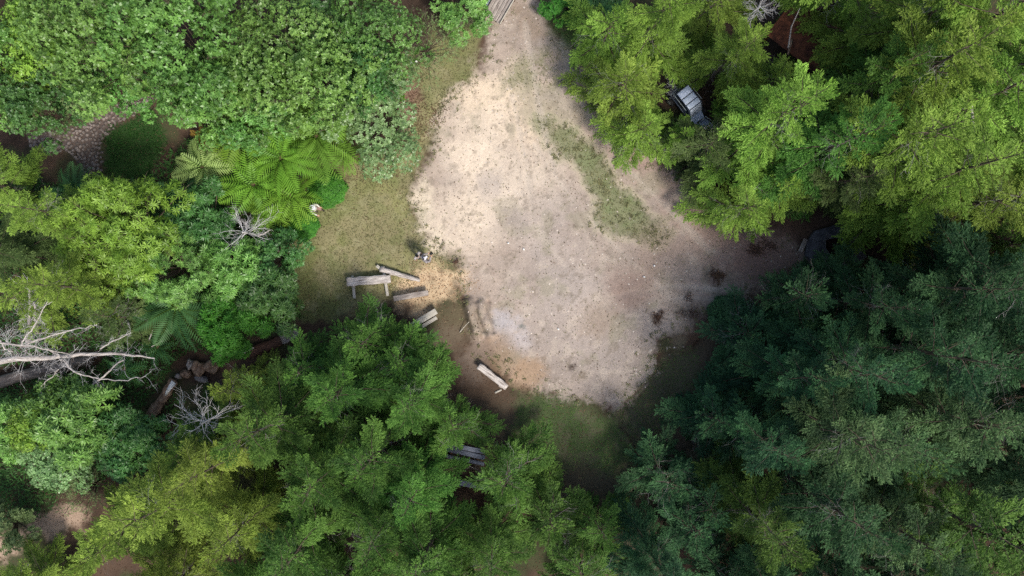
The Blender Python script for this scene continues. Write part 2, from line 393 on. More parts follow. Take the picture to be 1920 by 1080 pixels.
# ------------------------------------------------------------------ ground
def make_ground():
    dx = 0.075
    cx = np.arange(-31, 31 + 1e-6, dx); cy = np.arange(-18.5, 18.5 + 1e-6, dx)
    outer = np.array([1.0, 3, 7, 14, 28, 55, 110, 220])
    X = np.concatenate([-31 - outer[::-1], cx, 31 + outer]); Y = np.concatenate([-18.5 - outer[::-1], cy, 18.5 + outer])
    x, y = np.meshgrid(X, Y, indexing='ij')
    z = height(x, y)
    nx, ny = len(X), len(Y)
    # ---- what covers the soil, with some light and shade painted in
    w1 = (fbm(x, y, 1.6, 31, 5, .6) - .5); w2 = (fbm(x, y, 0.5, 47, 4, .6) - .5); w3 = fbm(x, y, 0.22, 59, 3, .6) - .5
    warp = w1 * 1.9 + w2 * 0.9
    w4 = fbm(x, y, .18, 61, 3, .7) - .5
    def m(P, soft=0.5, k=1.0): return smooth(0.5 - (sdist(x, y, P) + warp * k + w4 * .55) / soft)
    c = np.empty(x.shape + (3,))
    def lay(mask, col):
        nonlocal c
        c = c * (1 - mask[..., None]) + np.asarray(col) * mask[..., None]
    lo = np.array([0.040, 0.026, 0.018]); hi = np.array([0.085, 0.055, 0.038])
    c[:] = lo; lay(smooth((w1 + .25) * 2), hi)
    lay(smooth((fbm(x, y, 2.2, 71, 4) - .52) * 6) * .6, (0.045, 0.065, 0.025))
    litter = smooth((fbm(x, y, .9, 77, 4) - .45) * 4)
    lay(m(REDL, .8) * 0.95, (0.225, 0.150, 0.105))
    lay(m(REDL, .8) * litter * .6, (0.150, 0.095, 0.065))
    grassc = np.array([0.200, 0.195, 0.085])
    lg = m(LGRASS, 1.0, .8)
    lay(lg * .95, grassc)
    lay(lg * smooth((fbm(x, y, 1.5, 83, 4) - .45) * 5) * .55, (0.225, 0.190, 0.115))
    lay(lg * smooth((fbm(x, y, 2.5, 85, 3) - .5) * 6) * .5, (0.135, 0.155, 0.060))
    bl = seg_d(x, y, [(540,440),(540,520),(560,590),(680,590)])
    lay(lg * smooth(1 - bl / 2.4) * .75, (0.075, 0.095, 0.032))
    lay(lg * smooth((fbm(x, y, .45, 87, 4, .65) - .55) * 9) * .4, (0.28, 0.26, 0.15))
    lay(lg * smooth((fbm(x, y, .9, 89, 4, .65) - .55) * 9) * .45, (0.125, 0.145, 0.050))
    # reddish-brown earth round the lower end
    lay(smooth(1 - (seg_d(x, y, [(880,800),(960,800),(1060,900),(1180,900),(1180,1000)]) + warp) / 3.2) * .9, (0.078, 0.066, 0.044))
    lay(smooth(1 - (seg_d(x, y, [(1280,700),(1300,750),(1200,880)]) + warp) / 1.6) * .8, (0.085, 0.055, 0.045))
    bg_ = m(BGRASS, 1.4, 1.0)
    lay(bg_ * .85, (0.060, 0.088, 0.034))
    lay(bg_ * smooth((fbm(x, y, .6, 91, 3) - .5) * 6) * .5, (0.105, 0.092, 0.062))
    lay(m(LEDGE, .8) * .65, (0.100, 0.082, 0.055))
    # bare earth
    dm = m(DIRT, .9, .85)
    lay(dm, (0.345, 0.280, 0.232))
    tone = fbm(x, y, 3.0, 101, 4)
    lay(dm * smooth((tone - .45) * 4) * .8, (0.330, 0.275, 0.235))
    lay(dm * smooth((fbm(x, y, 1.1, 103, 4) - .5) * 5) * .45, (0.270, 0.210, 0.170))
    lay(dm * smooth(1 - (seg_d(x, y, [(930,200),(900,290),(920,360),(860,420),(1000,330)]) + warp * 1.2) / 3.6) * .85, (0.610, 0.510, 0.400))  # cream earth, the sunlit upper patch painted in as brighter soil
    lay(dm * smooth(1 - (seg_d(x, y, [(900,170),(960,180),(1000,240)]) + warp) / 2.2) * .7, (0.560, 0.450, 0.330))
    lay(dm * smooth(1 - (seg_d(x, y, [(1020,400),(1050,520),(1040,620),(1090,660)]) + warp * 1.5) / 4.2) * .5, (0.345, 0.300, 0.275))
    lay(dm * smooth(1 - (seg_d(x, y, [(790,350),(790,420),(830,460)]) + warp) / .9) * .6, (0.600, 0.520, 0.390))
    lay(dm * smooth(1 - (seg_d(x, y, [(1120,200),(1220,320),(1330,430),(1420,500),(1340,560)]) + warp * 1.3) / 2.3) * .85, (0.315, 0.225, 0.185))
    lay(dm * smooth(1 - (seg_d(x, y, [(1250,640),(1200,730),(1120,760),(1020,720)]) + warp * 1.5) / 1.8) * .45, (0.250, 0.205, 0.170))
    lay(dm * smooth((G(0, 520)[1] - y + warp * 2) / 5.0) * .35, (0.270, 0.225, 0.200))  # tree shade painted in: earth darkens down the lower clearing
    # greenish film of weeds on part of the pad
    lay(dm * smooth((fbm(x, y, 2.0, 107, 5, .65) - .50) * 8) * .5, (0.245, 0.225, 0.155))
    lay(dm * smooth((fbm(x, y, .35, 109, 4, .7) - .60) * 12) * .45, (0.170, 0.140, 0.105))
    lay(dm * smooth((fbm(x, y, .8, 113, 4, .65) - .60) * 10) * .4, (0.460, 0.390, 0.320))
    lay(m(TOPG2, 1.2) * smooth((w2 + .22) * 3) * .7, (0.205, 0.200, 0.110))
    lay(m(TOPG, 1.0) * .95, (0.075, 0.125, 0.035))
    lay(smooth(1 - (seg_d(x, y, [(970,20),(1010,60)]) + warp) / 1.2) * .5, (0.250, 0.180, 0.120))
    isl = m(ISLAND, .9, .8)
    rim = smooth(1 - np.abs(sdist(x, y, ISLAND) + warp * .55 - .25) / .35)
    lay(rim * .5, (0.420, 0.370, 0.260))
    isl = isl * np.clip(.55 + 2.2 * (fbm(x, y, 1.0, 141, 5, .65) - .25), .15, 1)
    lay(isl * .9, (0.140, 0.168, 0.075))
    lay(isl * smooth((w2 + .12) * 5) * .4, (0.215, 0.195, 0.125))
    # worn wheel tracks
    for pts, wd in (([(985,40),(1010,200),(1040,330),(1130,440),(1260,560),(1420,560)], .28), ([(1040,30),(1080,180),(1180,320),(1330,470),(1450,500)], .3),
                    ([(1130,560),(1250,535),(1400,545)], .3), ([(960,180),(985,300),(1000,420),(1060,500)], .22), ([(1000,270),(1060,360),(1110,460)], .2)):
        lay(dm * smooth(1 - np.abs(seg_d(x, y, pts) + w1 * .5) / wd) * .5, (0.430, 0.370, 0.310))
        lay(dm * smooth(1 - np.abs(seg_d(x, y, pts) + w1 * .5 - wd * 1.6) / (wd * .6)) * .22, (0.250, 0.205, 0.170))
    # pale ashy puddle bed with a damp edge, rusty and dark stains
    def blob(px, py, r, col, a, k=1.0):
        gx, gy = G(px, py)
        lay(smooth(1.3 - (np.hypot(x - gx, y - gy) + warp * .7 * k + w4 * .5) / r) * a, col)
    blob(963, 612, .75, (0.410, 0.375, 0.375), .65); blob(972, 638, .85, (0.405, 0.370, 0.372), .65); blob(945,600,.6,(.36,.34,.35),.6)
    blob(977, 612, .28, (0.120, 0.130, 0.115), .8, .5)
    blob(940, 668, 1.3, (0.290, 0.195, 0.125), .6); blob(990, 700, 1.1, (0.330, 0.225, 0.145), .8); blob(900, 665, .9, (.20, .145, .11), .7)
    blob(1180, 540, 1.6, (0.250, 0.175, 0.145), .7); blob(1230, 470, 1.8, (0.300, 0.220, 0.175), .55); blob(965, 410, 1.0, (0.270, 0.225, 0.205), .6)
    blob(1120, 600, 1.2, (.29, .22, .165), .5); blob(1073, 688, .22, (.08, .06, .05), .8, .3); blob(1090,705,.3,(.14,.11,.08),.7,.4)
    blob(852, 492, .9, (0.150, 0.125, 0.075), .6); blob(855, 600, 1.4, (0.125, 0.098, 0.060), .8); blob(840,640,1.2,(.13,.10,.07),.8)
    blob(885, 690, 1.2, (.16, .125, .10), .7); blob(920,350,.9,(.36,.31,.28),.5)
    blob(1232, 600, .55, (.10, .072, .05), .75); blob(1300, 590, 1.3, (0.140, 0.105, 0.080), .7); blob(1330, 520, .5, (.13,.095,.075), .6)
    blob(1400, 470, 2.0, (0.260, 0.170, 0.140), .85); blob(1450, 500, 2.4, (0.210, 0.135, 0.112), .9); blob(1270,640,.8,(.2,.17,.11),.6)
    lay(smooth(1.1 - seg_d(x, y, [(893,566),(893,590),(900,608),(906,622)]) / .14 - w2 * 2) * .45, (.12, .09, .075)); lay(smooth(1.1 - seg_d(x, y, [(915,566),(914,585),(922,600),(926,622)]) / .13 - w2 * 2) * .45, (.12, .09, .075))  # gully shade painted into the soil colour
    lay(smooth(1.1 - seg_d(x, y, [(883,575),(889,600),(896,618)]) / .34 - w2) * .6, (.36, .29, .235)); lay(smooth(1.1 - seg_d(x, y, [(903,575),(909,592),(917,612)]) / .30 - w2) * .6, (.36, .29, .235))  # ridge tops painted paler to bring out the relief
    st = smooth(.5 - (sdist(x, y, STRAW) + warp * .9) / .9)
    lay(st * .85 * smooth(fbm(x, y, 1.0, 131, 4) * 2.2 - .35), (0.560, 0.420, 0.270))
    # crumbling lip of the pad, its crevice shade painted in as dark soil
    dl = np.abs(sdist(x, y, LEDGE) + 2.2 * .12 * (fbm(x, y, 0.5, 21, 3) - 0.5) + .5 * (fbm(x, y, 1.6, 161, 3) - .5) + .13)
    lay(smooth(1 - dl / .16) * .7 * smooth(fbm(x, y, .9, 151, 3) * 3 - .9) * (y < G(0, 640)[1]), (0.060, 0.042, 0.030))
    lay(m(LAWN, .5, .55), (0.030, 0.065, 0.018))
    lay(m(PATH, .35, .4), (0.120, 0.092, 0.080))
    lay(m(SANDY, .7, .8) * .95, (0.340, 0.245, 0.180))
    far = smooth(np.maximum(np.abs(x) - 29.5, np.abs(y) - 17.0) / 1.3)
    lay(far, (0.052, 0.048, 0.028)); z = z * (1 - far)
    c *= (1 + .14 * w3 * (1 - far))[..., None] * (1 + .04 * (rng.random(x.shape)[..., None] - .5) * (1 - far[..., None]))
    grav = np.clip(dm * (1 - isl) * (1 - st) + m(SANDY, .7, .8), 0, 1)
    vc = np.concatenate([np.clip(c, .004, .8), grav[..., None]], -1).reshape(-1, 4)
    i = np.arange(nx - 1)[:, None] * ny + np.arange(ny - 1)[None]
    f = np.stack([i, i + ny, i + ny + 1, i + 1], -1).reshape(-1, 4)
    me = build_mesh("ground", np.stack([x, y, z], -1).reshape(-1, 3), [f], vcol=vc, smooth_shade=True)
    m_, nt, out = new_mat("earth_and_turf")
    at = nd(nt, "ShaderNodeAttribute", attribute_name="soil")
    tc = nd(nt, "ShaderNodeTexCoord")
    n1 = nd(nt, "ShaderNodeTexNoise"); n1.inputs["Scale"].default_value = 9; n1.inputs["Detail"].default_value = 6; n1.inputs["Roughness"].default_value = .7
    vo = nd(nt, "ShaderNodeTexVoronoi"); vo.inputs["Scale"].default_value = 19
    vo2 = nd(nt, "ShaderNodeTexVoronoi"); vo2.inputs["Scale"].default_value = 7
    for n in (n1, vo, vo2): nt.links.new(tc.outputs["Object"], n.inputs["Vector"])
    base = mixc(nt, 1.0, at.outputs["Color"], maprange(nt, n1.outputs[0], .3, .7, .87, 1.13), 'MULTIPLY')
    sep = nd(nt, "ShaderNodeSeparateColor"); nt.links.new(vo.outputs["Color"], sep.inputs[0])
    sp = mixc(nt, 1.0, base, maprange(nt, sep.outputs[0], 0, 1, .94, 1.06), 'MULTIPLY')
    base = mixc(nt, at.outputs["Alpha"], base, sp)
    n9 = nd(nt, "ShaderNodeTexNoise"); n9.inputs["Scale"].default_value = .35; n9.inputs["Detail"].default_value = 8
    nt.links.new(tc.outputs["Object"], n9.inputs["Vector"])
    base = mixc(nt, 1.0, base, maprange(nt, n9.outputs[0], .3, .7, .88, 1.12), 'MULTIPLY')
    # scattered darker chips
    sep2 = nd(nt, "ShaderNodeSeparateColor"); nt.links.new(vo2.outputs["Color"], sep2.inputs[0])
    chip = nd(nt, "ShaderNodeMath", operation='MULTIPLY')
    nt.links.new(maprange(nt, sep2.outputs[1], .86, .88, 0, 1), chip.inputs[0])
    nt.links.new(maprange(nt, vo2.outputs["Distance"], .22, .3, 1, 0), chip.inputs[1])
    base = mixc(nt, chip.outputs[0], base, mixc(nt, 1.0, base, (.76, .72, .70), 'MULTIPLY'))
    p = nd(nt, "ShaderNodeBsdfPrincipled"); nt.links.new(base, p.inputs["Base Color"])
    p.inputs["Roughness"].default_value = .95; p.inputs["Specular IOR Level"].default_value = .15
    bm = nd(nt, "ShaderNodeBump"); bm.inputs["Strength"].default_value = .4; bm.inputs["Distance"].default_value = .05
    nt.links.new(n1.outputs[0], bm.inputs["Height"]); nt.links.new(bm.outputs[0], p.inputs["Normal"])
    nt.links.new(p.outputs[0], out.inputs[0])
    tag(link("ground", me, m_), "bare earth clearing with trodden grass edges", "ground", kind="structure")

make_ground()

# ------------------------------------------------------------------ loose ground cover (stuff)
def scatter(P, dens, soft=.5, seed=0, warpk=1.0):
    r = np.random.default_rng(seed)
    x0, y0 = P.min(0) - .6; x1, y1 = P.max(0) + .6
    n = int((x1 - x0) * (y1 - y0) * dens)
    x = r.uniform(x0, x1, n); y = r.uniform(y0, y1, n)
    w = (fbm(x, y, 1.6, 31, 5, .6) - .5) * 1.9 + (fbm(x, y, 0.5, 47, 4, .6) - .5) * .9
    k = r.random(n) < smooth(.5 - (sdist(x, y, P) + w * warpk) / soft)
    return x[k], y[k]

def leafy_stuff(name, sets, mat, L, W, up, label, cat, z0=0.0, zr=0.03):
    """sets: list of (x,y) arrays -> one mesh of small blades or leaves"""
    r = np.random.default_rng(len(name) * 13)
    x = np.concatenate([s[0] for s in sets]); y = np.concatenate([s[1] for s in sets]); n = len(x)
    a = r.uniform(0, 2 * np.pi, n); e = r.uniform(*up, n)
    D = np.stack([np.cos(a) * np.cos(e), np.sin(a) * np.cos(e), np.sin(e)], 1)
    N = unit(np.stack([-np.cos(a) * np.sin(e), -np.sin(a) * np.sin(e), np.cos(e)], 1) + r.normal(0, .3, (n, 3)))
    P = np.stack([x, y, height(x, y) + z0 + r.uniform(0, zr, n)], 1)
    v, f = leaf_quads(P, D, N, r.uniform(*L, n), r.uniform(*W, n))
    t = np.clip(.5 * r.random(n) + .8 * fbm(x, y, 1.0, 5, 3) - .15, 0, 1)
    o = link(name, build_mesh(name, v, [f], tint=t), mat)
    return tag(o, label, cat, kind="stuff")

leafy_stuff("grass", [scatter(LGRASS, 90, 1.0, 1, .8), scatter(ISLAND, 85, 1.3, 2, .9), scatter(TOPG, 120, 1, 3), scatter(TOPG2, 55, 1.2, 4),
                      scatter(DIRT, 7, .7, 6)], M['grass'], (.07, .15), (.018, .035), (.15, .9), "short olive grass around the bare earth", "grass")
leafy_stuff("turf", [scatter(BGRASS, 110, 1.4, 5)], M['mid'], (.06, .14), (.015, .03), (.15, .9), "dim green turf below the bare earth", "grass")
leafy_stuff("lawn_grass", [scatter(LAWN, 300, .7, 8, .6)], M['lawn'], (.08, .16), (.025, .05), (.5, 1.2), "dense dark green grass plot beside the cobbled path", "grass")
leafy_stuff("wood_shavings", [scatter(STRAW, 120, 2.0, 9, 1.4)], M['straw'], (.05, .16), (.02, .04), (0, .3), "orange wood shavings strewn between the log benches", "shavings")
allp = poly_m([(-60, -60), (1980, -60), (1980, 1140), (-60, 1140)])
lx, ly = scatter(allp, 26, .1, 10, 0)
keep = sdist(lx, ly, DIRT) > rng.uniform(-.6, 1.2, len(lx))
keep &= sdist(lx, ly, LGRASS) > rng.uniform(-1.5, .6, len(lx))
rx, ry = scatter(REDL, 150, .8, 12)
leafy_stuff("leaf_litter", [(lx[keep], ly[keep]), (rx, ry), scatter(DIRT, 2.5, .7, 15), scatter(LGRASS, 7, 1, 16)], M['litter'], (.05, .12), (.03, .06), (-.1, .35), "brown fallen leaves under the trees", "leaf litter")
LEFTW = poly_m([(-60,330),(190,335),(300,300),(420,240),(560,300),(600,360),(560,430),(520,470),(540,560),(560,600),(470,660),(380,690),(330,770),(200,900),(60,960),(-60,980)])
BROW = poly_m([(-60,700),(300,690),(300,800),(200,960),(-60,960)])
ux, uy = scatter(LEFTW, 130, .6, 14)
keep = (sdist(ux, uy, PATH) > .1) & (sdist(ux, uy, LAWN) > .1)
def on_log(x, y):
    return (seg_d(x, y, [(-20,712),(180,668)]) < .5) | (seg_d(x, y, [(465,655),(560,620)]) < .6) | (np.hypot(x - G(370,705)[0], y - G(370,705)[1]) < 1.5) | (seg_d(x, y, [(285,775),(330,710)]) < .55)
keep &= ~on_log(ux, uy)
leafy_stuff("undergrowth", [(ux[keep], uy[keep])], M['under'], (.12, .32), (.04, .09), (.0, .8), "low dark green undergrowth below the ferns", "undergrowth", 0.02, .45)

# ragged tufts and weeds where turf meets bare soil
def tufts(name, n_try, accept, per, rad, mat, L, W, label, seed):
    r = np.random.default_rng(seed)
    x = r.uniform(-12, 16, n_try); y = r.uniform(-13, 16.5, n_try)
    k = accept(x, y, r); x = x[k]; y = y[k]
    s = r.uniform(.4, 1.0, len(x)) * rad
    X = np.repeat(x, per) + r.normal(0, 1, len(x) * per) * np.repeat(s, per) * .5
    Y = np.repeat(y, per) + r.normal(0, 1, len(x) * per) * np.repeat(s, per) * .5
    leafy_stuff(name, [(X, Y)], mat, L, W, (.2, 1.1), label, "weeds", 0, .02)
M['weed'] = leaf_mat("weed_leaves", (0.160, 0.165, 0.075), (0.320, 0.310, 0.165), rough=0.65)
tufts("weeds", 6000, lambda x, y, r: (np.abs(sdist(x, y, DIRT) + (fbm(x, y, 1.6, 31, 5, .6) - .5) * 1.6) < r.uniform(0, .9, len(x))) & (r.random(len(x)) < .8) |
      ((sdist(x, y, ISLAND) < .25) & (r.random(len(x)) < .9)), 16, .16, M['weed'], (.06, .17), (.02, .045), "ragged weed tufts along the edges of the bare earth", 3)
tufts("turf_tufts", 1500, lambda x, y, r: (sdist(x, y, LGRASS) < 0) & (r.random(len(x)) < .6), 14, .22, M['weed'], (.05, .13), (.015, .035), "darker tufts scattered through the trodden grass", 4)

def pebbles(name, sets, mat, size, label, flat=.6):
    r = np.random.default_rng(5)
    x = np.concatenate([s[0] for s in sets]); y = np.concatenate([s[1] for s in sets]); n = len(x)
    base = np.array([[1, 0, 0], [.5, .87, 0], [-.5, .87, 0], [-1, 0, 0], [-.5, -.87, 0], [.5, -.87, 0], [.35, .2, .8], [-.3, .3, .9], [-.05, -.4, .75]])
    F = np.array([[0, 1, 6], [1, 2, 7], [1, 7, 6], [2, 3, 7], [3, 4, 8], [3, 8, 7], [4, 5, 8], [5, 0, 6], [5, 6, 8], [6, 7, 8]])
    s = size[0] + (size[1] - size[0]) * r.random(n) ** 3
    a = r.uniform(0, 6.3, n)
    b = base[None] * (1 + r.normal(0, .15, (n, 9, 3)))
    b[..., 2] = np.maximum(b[..., 2], -.3) * flat; b *= s[:, None, None]
    v = np.stack([b[..., 0] * np.cos(a)[:, None] - b[..., 1] * np.sin(a)[:, None], b[..., 0] * np.sin(a)[:, None] + b[..., 1] * np.cos(a)[:, None], b[..., 2]], -1)
    v += np.stack([x, y, height(x, y)], -1)[:, None]
    f = (F[None] + np.arange(n)[:, None, None] * 9).reshape(-1, 3)
    o = link(name, build_mesh(name, v.reshape(-1, 3), [f]), mat)
    return tag(o, label, "gravel", kind="stuff")
lip = poly_m([(1225,640),(1250,632),(1290,648),(1270,668),(1235,668),(1225,700),(1200,720),(1195,700),(1215,680)])
cl1 = poly_m([(930,450),(985,450),(990,480),(940,480)]); 
pebbles("gravel", [scatter(DIRT, 6, .7, 20), scatter(lip, 45, .5, 21), scatter(cl1, 14, .8, 22)], M['gravel'], (.010, .060), "pale gravel and small stones on the bare earth")

# ------------------------------------------------------------------ cobbled path
def cobbled_path():
    r = np.random.default_rng(33)
    x0, y0 = PATH.min(0); x1, y1 = PATH.max(0)
    pts = []
    for _ in range(9000):
        p = (r.uniform(x0, x1), r.uniform(y0, y1))
        if all((p[0] - q[0]) ** 2 + (p[1] - q[1]) ** 2 > .036 for q in pts[-600:]): pts.append(p)
    pts = np.array(pts); pts = pts[sdist(pts[:, 0], pts[:, 1], PATH) < .05]
    w = Wood(); n = len(pts)
    k = 8; an = np.linspace(0, 2 * np.pi, k, endpoint=False)
    for (x, y) in pts:
        a = r.uniform(0, 6.3); sx, sy = r.uniform(.085, .13), r.uniform(.065, .10); z = hz(x, y)
        vs = []
        for s, h in ((1.0, -.02), (.95, .035), (.55, .065)):
            q = np.stack([np.cos(an) * sx * s, np.sin(an) * sy * s, np.full(k, h)], 1) * (1 + r.normal(0, .06, (k, 1)))
            vs.append(np.stack([q[:, 0] * math.cos(a) - q[:, 1] * math.sin(a) + x, q[:, 0] * math.sin(a) + q[:, 1] * math.cos(a) + y, q[:, 2] + z], 1))
        v = np.concatenate(vs + [[[x, y, z + .07]]])
        f = []
        for l in (0, 1):
            for j in range(k): f.append([l * k + j, l * k + (j + 1) % k, (l + 1) * k + (j + 1) % k, (l + 1) * k + j])
        w.add(v, f); 
        w.add(v[[*range(2 * k, 3 * k), 3 * k]], [[j, (j + 1) % k, k] for j in range(k)])
    o = link("path", w.mesh("path", True), M['cobble'])
    tag(o, "cobbled path of rounded brown stones beside the dark grass plot", "path", kind="structure")
cobbled_path()

# ------------------------------------------------------------------ plant prototypes (mesh data only)
def bough(L, seed):
    """drooping bough along +X: a main axis with long pointed side plumes of scale-leaf sprays"""
    r = np.random.default_rng(seed)
    lift = r.uniform(.02, .10); bow = r.uniform(-.10, .10) * L
    def axis(t):
        x = L * t
        return np.array([x, bow * math.sin(t * 2.4), lift * x - .17 * L * t * t + .06 * L * t ** 4])
    P = []; D = []; T = []; LL = []; WW = []
    def plume(base, a, l, tilt, tt):
        """one pointed plume: leaves leaning forward along a curved stem"""
        m = max(3, int(l / .060)); cu = r.normal(0, .25)
        q = np.array(base, float)
        for j in range(m):
            u = j / m; aa = a + cu * u
            d = np.array([math.cos(aa), math.sin(aa), tilt - .35 * u * u * l]); d /= np.linalg.norm(d)
            q = q + d * l / m
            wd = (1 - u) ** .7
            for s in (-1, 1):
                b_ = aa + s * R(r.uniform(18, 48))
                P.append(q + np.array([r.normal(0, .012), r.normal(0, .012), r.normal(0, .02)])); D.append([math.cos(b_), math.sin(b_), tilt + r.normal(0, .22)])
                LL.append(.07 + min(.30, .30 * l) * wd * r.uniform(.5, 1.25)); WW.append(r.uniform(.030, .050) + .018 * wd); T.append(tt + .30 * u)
        for h in range(2):
            P.append(q); D.append([math.cos(aa + r.normal(0, .2)), math.sin(aa + r.normal(0, .2)), tilt + .1]); LL.append(.15); WW.append(.04); T.append(tt + .4)
    n = max(3, int(L / .21))
    for i in range(n):
        t = (i + .7) / (n + .4)
        if t < .08: continue
        env = min(1, (t / .32)) ** .7 * (1 - t) ** .62 + .05
        for s in (-1, 1):
            if r.random() < .10: continue
            l2 = max(.22, L * .50 * env * r.uniform(.6, 1.25))
            a = R(r.uniform(36, 60) * (1 - .25 * t)) * s; tl = r.uniform(-.20, .04); tt = r.random() * .5
            bs = axis(t + s * .02); plume(bs, a, l2, tl, tt)
            if l2 > .55:          # side plumes on the long ones
                for u in (.25, .45, .65):
                    if l2 * (1 - u) < .25: continue
                    for s2 in (-1, 1):
                        if r.random() < .25: continue
                        d = np.array([math.cos(a), math.sin(a), tl])
                        plume(bs + d * l2 * u, a + s2 * R(r.uniform(30, 48)), l2 * (1 - u) * r.uniform(.40, .62), tl + r.normal(0, .08), tt + r.normal(.05, .1))
    plume(axis(.72), math.atan2(*(axis(.95) - axis(.8))[[1, 0]]), L * .30 + .08, .0, .3)
    P = np.array(P); D = np.array(D); n = len(P)
    N = np.array([0, 0, 1.0]) + r.normal(0, .45, (n, 3))
    v, f = leaf_quads(P, D, N, LL, WW, .45)
    tint = np.clip(np.array(T) * 1.25 - .1 + r.normal(0, .15, n), 0, 1)  # paler tips: new growth, with lit highlights painted into the tint
    ax = np.array([axis(t) for t in (0, .33, .66, 1)])
    return v, tint, ax

BL = [.6, 1.0, 1.5, 2.1, 2.8, 3.6, 4.5]
BOUGH = {(i, k): bough(L, 100 + i * 10 + k) for i, L in enumerate(BL) for k in range(3)}

def rotmat(az, el, roll):
    return np.array(Matrix.Rotation(az, 3, 'Z') @ Matrix.Rotation(-el, 3, 'Y') @ Matrix.Rotation(roll, 3, 'X'))

def conifer(name, H, Rm, seed, nb, z0=.12, shape=1.0, lean=.0, top_el=48):
    r = np.random.default_rng(seed)
    V = []; T = []; w = Wood()
    bend = r.normal(0, lean + .25, 2)
    def tr(z): t = z / H; return np.array([bend[0] * t * t, bend[1] * t * t, z])
    zs = np.linspace(0, H, 9)
    w.tube([tr(z) for z in zs], np.maximum(.021 * H * (1 - np.linspace(0, 1, 9)) ** 1.3, .006), 8)
    for i in range(nb):
        t = (i + r.random()) / nb; t = z0 + (1 - z0) * t ** .9
        z = t * H * .98; s = (t - z0) / (1 - z0)
        Lb = Rm * ((1 - s) ** .9 * .95 + .10) * r.uniform(.45, 1.25) * shape
        if s < .12: Lb *= .7
        i_b = int(np.argmin([abs(b - Lb) for b in BL])); key = (i_b, r.integers(3))
        v, tn, ax = BOUGH[key]; sc = np.clip(Lb / BL[i_b], .8, 1.3)
        az = i * 2.39996 + r.normal(0, .35); el = R(-8 + (top_el + 8) * s ** 2.2 + r.normal(0, 6))
        Mx = rotmat(az, el, R(r.normal(0, 10)))
        vv = (v * sc) @ Mx.T + tr(z)
        vv[:, 2] = np.maximum(vv[:, 2], .08)
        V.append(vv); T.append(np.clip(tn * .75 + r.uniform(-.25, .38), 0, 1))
        a2 = (ax * sc) @ Mx.T + tr(z); a2[:, 2] = np.maximum(a2[:, 2], .08)
        w.tube(a2, np.linspace(.007 + .008 * Lb, .003, 4), 4, cap=False)
    # leader
    for q in range(4):
        v, tn, ax = BOUGH[(0, q % 3)]
        V.append(v @ rotmat(q * 1.6, R(72), 0).T + tr(H * (.93 + .02 * q))); T.append(np.clip(tn + .2, 0, 1))
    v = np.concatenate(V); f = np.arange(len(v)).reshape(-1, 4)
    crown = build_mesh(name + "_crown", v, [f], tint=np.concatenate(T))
    nb0 = sum(len(q) for q in w.f)
    # bare grey twigs inside the lower crown
    dw = w
    for i in range(14):
        z = r.uniform(.15, .7) * H; a = r.uniform(0, 6.3); L = r.uniform(.6, 1.7)
        twigs(dw, tr(z), np.array([math.cos(a), math.sin(a), r.uniform(-.1, .25)]), L, .011, 2, r)
    ids = np.concatenate([np.full(len(q), 1 if sum(len(p) for p in w.f[:k]) >= nb0 else 0) for k, q in enumerate(w.f) if q.shape[1] == 4] +
                         [np.full(len(q), 1 if sum(len(p) for p in w.f[:k]) >= nb0 else 0) for k, q in enumerate(w.f) if q.shape[1] == 3])
    trunk = w.mesh(name + "_trunk"); trunk.materials.append(M['bark']); trunk.materials.append(M['twig_dim'])
    trunk.polygons.foreach_set("material_index", ids.astype(np.int32)); trunk.update()
    return crown, trunk

def twigs(w, p, d, L, rad, depth, r, curl=.25, nb=4, k=4):
    """recursive bare branch"""
    n = 5; pts = [np.array(p, float)]; d = unit(d)
    for i in range(n - 1):
        d = unit(d + r.normal(0, curl * .5, 3)); pts.append(pts[-1] + d * L / (n - 1))
    w.tube(pts, np.linspace(rad, rad * .35, n), k, cap=False)
    if depth > 0:
        for i in range(nb):
            u = r.uniform(.25, 1.0) * (n - 1); j = min(int(u), n - 2)
            q = pts[j] + (pts[j + 1] - pts[j]) * (u - j)
            dd = unit(pts[j + 1] - pts[j]); side = unit(np.cross(dd, r.normal(0, 1, 3)))
            twigs(w, q, dd * .7 + side * r.uniform(.5, 1.0), L * r.uniform(.35, .65), rad * .55, depth - 1, r, curl, nb, max(3, k - 1))

CON = {}
CON['a'] = conifer("conifer_a", 12, 4.6, 1, 50)
CON['b'] = conifer("conifer_b", 13, 4.3, 2, 52)
CON['c'] = conifer("conifer_c", 11, 5.0, 3, 46)
CON['d'] = conifer("conifer_d", 12, 4.1, 4, 44, lean=.5)
CON['e'] = conifer("conifer_e", 6, 3.0, 5, 36, z0=.06)          # young tree
CON['f'] = conifer("conifer_f", 7, 2.7, 6, 34, z0=.06)

def rosettes(P, N, n_leaf, L, W, r, tilt=(.1, .6)):
    n = len(P); N = unit(N)
    A = unit(np.cross(N, r.normal(0, 1, (n, 3)))); B = np.cross(N, A)
    out = []; tt = []
    ph = r.uniform(0, 6.3, n)
    for k in range(n_leaf):
        a = ph + k * 2 * np.pi / n_leaf + r.normal(0, .25, n); e = r.uniform(*tilt, n)
        D = (A * np.cos(a)[:, None] + B * np.sin(a)[:, None]) * np.cos(e)[:, None] + N * np.sin(e)[:, None]
        v, f = leaf_quads(P, D, N + r.normal(0, .25, (n, 3)), r.uniform(*L, n), r.uniform(*W, n), .5, fold=-.15)
        out.append(v); 
    return np.concatenate(out), n_leaf

